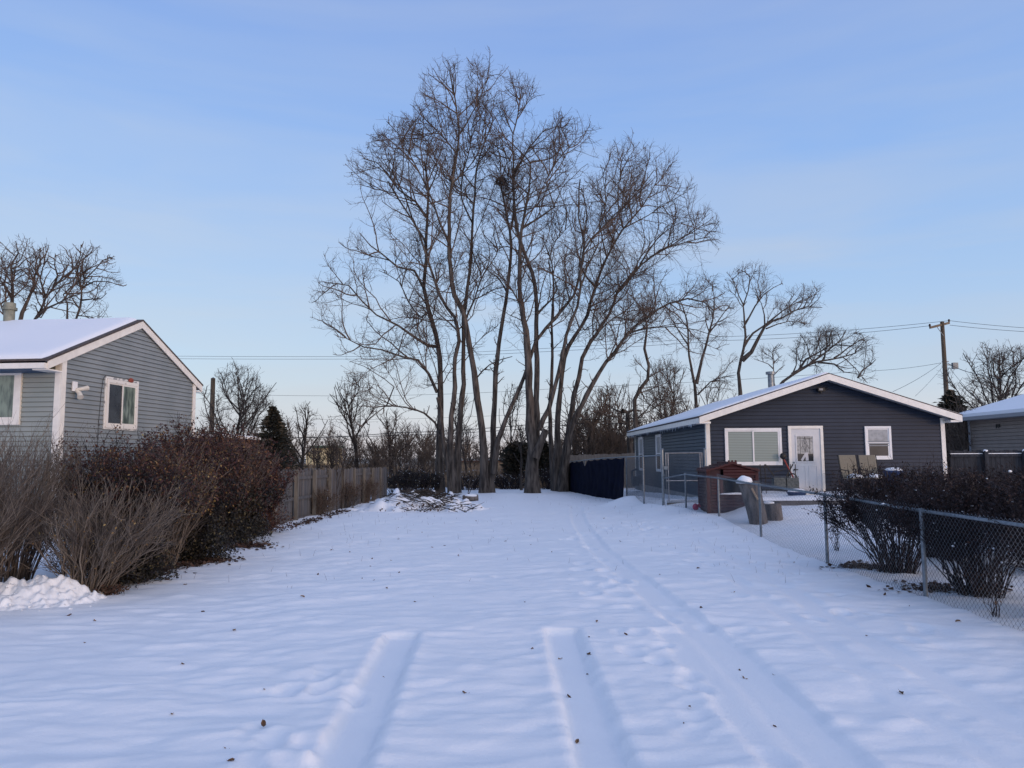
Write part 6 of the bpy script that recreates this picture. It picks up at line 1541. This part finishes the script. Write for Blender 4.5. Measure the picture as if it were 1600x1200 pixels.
# thin dry grass blades poking through the lot's snow
nr = np.random.RandomState(31); n = 420
Yb = 11+22*nr.rand(n); sd = nr.rand(n); Xb = np.where(sd < 0.45, -5.6+nr.rand(n)**2*3.0, np.where(sd < 0.75, 4.9-nr.rand(n)**2*2.5, nr.uniform(-4, 4, n)))
Zb = ground_h(Xb[None], Yb[None])[0]; hb = 0.03+0.09*nr.rand(n); dxb, dyb = nr.normal(size=n)*0.025, nr.normal(size=n)*0.025; wb_ = 0.0022
V = np.stack([np.stack([Xb-wb_, Yb, Zb-0.01], 1), np.stack([Xb+wb_, Yb, Zb-0.01], 1), np.stack([Xb+dxb+wb_*0.4, Yb+dyb, Zb+hb], 1), np.stack([Xb+dxb-wb_*0.4, Yb+dyb, Zb+hb], 1)], 1)
tag(link('dry_grass_blades', qmesh('dry_grass_blades', V.reshape(-1, 3), np.arange(4*n).reshape(-1, 4)), LITTER), 'thin dry grass blades poking through the snow of the lot', 'grass', kind='stuff')

# --- distant buildings
def far_building(label, pa, pb, ytop, ybot, Y, wallm, roofm, rh_=0.25, name='building', win=3):
    a = P(pa, ybot, Y); b = P(pb, ybot, Y); zt = P(pa, ytop, Y).z; zb = T(a.x, Y); w_ = b.x-a.x; h_ = zt-zb
    t = thing(name, label, 'building', (a.x, Y, zb)); mb = MB(); mb.box(0, w_, 0, 8, -0.2, h_); mb.build('wall', wallm, t)
    mb = MB(); mb.box(-0.3, w_+0.3, -0.4, 8.3, h_+0.001, h_+rh_); mb.build('roof', roofm, t)
    for k in range(win):
        x = w_*(k+0.5)/win; mb = MB(); mb.box(x-0.6, x+0.6, -0.04, 0.02, h_*0.35, h_*0.75); mb.build('window', GLASSD, t)
    return t
far_building('sunlit cream building with a green roof edge far beyond the field', 487, 521, 700, 714, 150, CREAM, GREENT, 0.45, win=0)
far_building('low pale building partly hidden by bare branches left of the cream one', 478, 487, 706, 714, 150.5, CREAM, WHITE, 0.3, win=0)
far_building('distant snowy roofed building seen right of the leaning trunks', 897, 909, 711, 716, 140, BROWNF, SNOW, 0.5, win=1)
far_building('long low tan building glimpsed between the big trunks', 700, 790, 722, 728, 75, mat('tan_wall', (0.30, 0.25, 0.20), (0.36, 0.30, 0.24), 1, 0.9), BROWNF, 0.12, win=0)

# --- utility poles and wires
uy = 45.0; ub = P(1481, 700, uy); ut = P(1472, 503, uy)
# a pole leaning a hair
tlt = 0.0
up = thing('utility_pole', 'tall wooden utility pole with a crossarm rising behind the charcoal house', 'utility pole', (ut.x, uy, T(ut.x, uy)))
H = ut.z-up.location.z
mb = MB(); mb.tube([(0.0, 0, -0.3), (0.0, 0, H*0.5), (0, 0, H)], [0.16, 0.135, 0.11], 14); mb.build('pole', POLEW, up, True)
ca = P(1453, 512, uy-0.6); cb = P(1483, 504.5, uy+0.4); o_ = Vector(up.location)
mb = MB(); mb.bar(ca-o_+Vector((0, 0.0, 0)), cb-o_, 0.10, 0.13); mb.build('crossarm', POLEW, up, bevel=0.01)
mb = MB(); mb.bar(Vector((-0.45, -0.25, H-0.35)), Vector((-0.02, -0.1, H-0.85)), 0.03, 0.03); mb.build('brace', GALV, up)
for c_ in (ca, cb):
    mb = MB(); q = c_-o_; mb.tube([(q.x, q.y, q.z+0.05), (q.x, q.y, q.z+0.13), (q.x, q.y, q.z+0.22)], [0.04, 0.07, 0.04], 10); mb.build('insulator', mat('brown_glaze', (0.06, 0.04, 0.035), None, rough=0.3), up, True)
mb = MB(); q = P(1478, 570, uy)-o_; mb.bar((0.1, 0, q.z), (0.75, 0, q.z-0.05), 0.05, 0.05); mb.box(0.45, 0.75, -0.1, 0.1, q.z-0.25, q.z+0.12); mb.bar((-0.15, 0, q.z+0.18), (0.25, 0, q.z+0.2), 0.05, 0.05); mb.build('bracket', GALV, up)
l2 = P(333, 591, 60); lp = thing('utility_pole', 'short bare utility pole without a crossarm in front of the broad bare tree', 'utility pole', (l2.x, 60, T(l2.x, 60)))
mb = MB(); mb.tube([(0, 0, -0.3), (0, 0, l2.z-lp.location.z)], [0.22, 0.17], 12); mb.build('pole', POLEW, lp, True)
mb = MB(); mb.tube([(-0.2, 0, 2.6), (0.2, 0, 2.6)], 0.05, 8); mb.tube([(0, 0, l2.z-lp.location.z), (0, 0, l2.z-lp.location.z+0.08)], [0.12, 0.03], 10); mb.build('fitting', GALV, lp)
def wire(label, pts, r=0.012, sag=0.0):
    P3 = []
    for (a, b) in zip(pts[:-1], pts[1:]):
        A = P(*a); B = P(*b); n = 16
        for i in range(n):
            t = i/n; q = A.lerp(B, t); q.z -= sag*4*t*(1-t); P3.append(q)
    P3.append(P(*pts[-1])); tb = Tubes(); o = P3[0].copy()
    tb.add([p-o for p in P3], [r]*len(P3), 5); m_ = tb.mesh('power_line'); ob = link('power_line', m_, BLACKP); ob.location = o
    tag(ob, label, 'wire')
wire('upper of the two high wires running left from the utility pole crossarm', [(1483, 501, 45.4), (1130, 526, 50), (560, 557, 58), (-120, 549, 66)], sag=0.15)
wire('lower of the two high wires running left from the utility pole crossarm', [(1453, 509, 44.4), (1130, 532, 49), (560, 561, 57), (-120, 553, 65)], sag=0.15)
wire('upper high wire running right from the crossarm', [(1483, 501, 45.4), (1700, 517, 44)], sag=0.1)
wire('lower high wire running right from the crossarm', [(1484, 508, 44.6), (1700, 522, 43)], sag=0.1)
wire('mid height wire from the pole bracket towards the big trees', [(1470, 567, 45), (1345, 580, 47), (900, 605, 52), (600, 618, 56), (300, 614, 60)], 0.010, 0.1)
wire('slack service wire dropping left from the pole to the charcoal roof', [(1471, 567, 45), (1395, 612, 36)], 0.010, 0.1)
wire('thinner service wire dropping left below the slack one', [(1472, 574, 45), (1430, 619, 36)], 0.007, 0.05)
wire('thick cable running right from the pole bracket', [(1480, 567, 45), (1530, 585, 40), (1660, 610, 34)], 0.018, 0.1)
wire('service wire dropping right from the pole towards the taupe house', [(1484, 575, 45), (1512, 608, 40), (1545, 634, 34)], 0.010, 0.05)
wire('upper of the thick low cables crossing behind the big trees', [(345, 681, 60), (480, 684, 58), (620, 676, 52), (760, 669, 50), (900, 655, 48), (1010, 652, 47)], 0.022, 0.05)
wire('lower of the thick low cables crossing behind the big trees', [(345, 685, 60), (480, 683, 58), (620, 680, 52), (760, 674, 50), (900, 662, 48), (1010, 660, 47)], 0.018, 0.05)
wire('faint wire across the sky just above the low cables', [(440, 654, 62), (620, 655, 58), (900, 643, 52), (1000, 642, 50)], 0.008, 0.05)
# ================================================================== world & light
AZ = R(134); EL = R(4.0)          # low sun behind the camera, to the right
w = bpy.data.worlds.new('World'); scene.world = w; w.use_nodes = True; nt = w.node_tree; N = nt.nodes; L = nt.links
N.clear()
out = N.new('ShaderNodeOutputWorld'); add = N.new('ShaderNodeAddShader')
bg1 = N.new('ShaderNodeBackground'); bg2 = N.new('ShaderNodeBackground')
sky = N.new('ShaderNodeTexSky'); sky.sky_type = 'NISHITA'; sky.sun_disc = False; sky.sun_elevation = EL; sky.sun_rotation = AZ
L.new(sky.outputs[0], bg1.inputs[0]); bg1.inputs[1].default_value = 0.05
tc = N.new('ShaderNodeTexCoord'); sp = N.new('ShaderNodeSeparateXYZ'); L.new(tc.outputs['Generated'], sp.inputs[0])
ramp = N.new('ShaderNodeValToRGB'); els = ramp.color_ramp.elements
stops = [(0.0, (0.70, 0.66, 0.70)), (0.035, (0.62, 0.66, 0.75)), (0.10, (0.46, 0.59, 0.78)), (0.20, (0.36, 0.53, 0.82)), (0.35, (0.27, 0.45, 0.83)), (0.52, (0.225, 0.37, 0.76)), (1.0, (0.19, 0.31, 0.62))]
els[0].position = 0; els[0].color = (*stops[0][1], 1); els[1].position = 1; els[1].color = (*stops[-1][1], 1)
for p_, c_ in stops[1:-1]:
    e = els.new(p_); e.color = (*c_, 1)
L.new(sp.outputs['Z'], ramp.inputs[0])
# faint cirrus streaks
mp = N.new('ShaderNodeMapping'); mp.inputs['Scale'].default_value = (1.3, 1.3, 9.0); mp.inputs['Rotation'].default_value = (0.10, 0.08, 0)
L.new(tc.outputs['Generated'], mp.inputs['Vector'])
nz = N.new('ShaderNodeTexNoise'); nz.inputs['Scale'].default_value = 1.6; nz.inputs['Detail'].default_value = 4; nz.inputs['Roughness'].default_value = 0.5; nz.inputs['Distortion'].default_value = 0.4
L.new(mp.outputs[0], nz.inputs['Vector'])
nr_ = N.new('ShaderNodeMapRange'); nr_.inputs[1].default_value = 0.38; nr_.inputs[2].default_value = 0.72; nr_.inputs[4].default_value = 1.0; L.new(nz.outputs['Fac'], nr_.inputs[0])
lowm = N.new('ShaderNodeMapRange'); lowm.inputs[1].default_value = 0.06; lowm.inputs[2].default_value = 0.42; lowm.inputs[3].default_value = 1.0; lowm.inputs[4].default_value = 0.30; L.new(sp.outputs['Z'], lowm.inputs[0])
mu = N.new('ShaderNodeMath'); mu.operation = 'MULTIPLY'; L.new(nr_.outputs[0], mu.inputs[0]); L.new(lowm.outputs[0], mu.inputs[1])
mx = N.new('ShaderNodeMix'); mx.data_type = 'RGBA'; L.new(mu.outputs[0], mx.inputs[0]); L.new(ramp.outputs[0], mx.inputs[6]); mx.inputs[7].default_value = (0.48, 0.55, 0.70, 1)
# sunset glow around the sun, low behind the camera
vd = N.new('ShaderNodeVectorMath'); vd.operation = 'DOT_PRODUCT'; L.new(tc.outputs['Generated'], vd.inputs[0])
vd.inputs[1].default_value = (math.sin(AZ)*math.cos(R(14)), math.cos(AZ)*math.cos(R(14)), math.sin(R(14)))
gr_ = N.new('ShaderNodeMapRange'); gr_.interpolation_type = 'SMOOTHSTEP'; gr_.inputs[1].default_value = 0.15; gr_.inputs[2].default_value = 1.0; L.new(vd.outputs['Value'], gr_.inputs[0])
mg = N.new('ShaderNodeMix'); mg.data_type = 'RGBA'; mg.blend_type = 'ADD'; L.new(gr_.outputs[0], mg.inputs[0]); L.new(mx.outputs[2], mg.inputs[6]); mg.inputs[7].default_value = (0.85, 0.69, 0.55, 1)
L.new(mg.outputs[2], bg2.inputs[0]); bg2.inputs[1].default_value = 0.95
L.new(bg1.outputs[0], add.inputs[0]); L.new(bg2.outputs[0], add.inputs[1]); L.new(add.outputs[0], out.inputs['Surface'])
sd_ = bpy.data.lights.new('sun', 'SUN'); so = bpy.data.objects.new('sun', sd_); col.objects.link(so)
sd_.energy = 0.85; sd_.angle = R(9); sd_.color = (1.0, 0.66, 0.42)
dirv = Vector((math.sin(AZ)*math.cos(EL), math.cos(AZ)*math.cos(EL), math.sin(EL)))
so.rotation_euler = dirv.to_track_quat('Z', 'Y').to_euler()
so.location = (10, -20, 12)
vs_ = scene.view_settings; vs_.view_transform = 'Standard'; vs_.look = 'None'; vs_.gamma = 1; vs_.exposure = 0.0; vs_.use_curve_mapping = False
scene.render.engine = 'CYCLES'
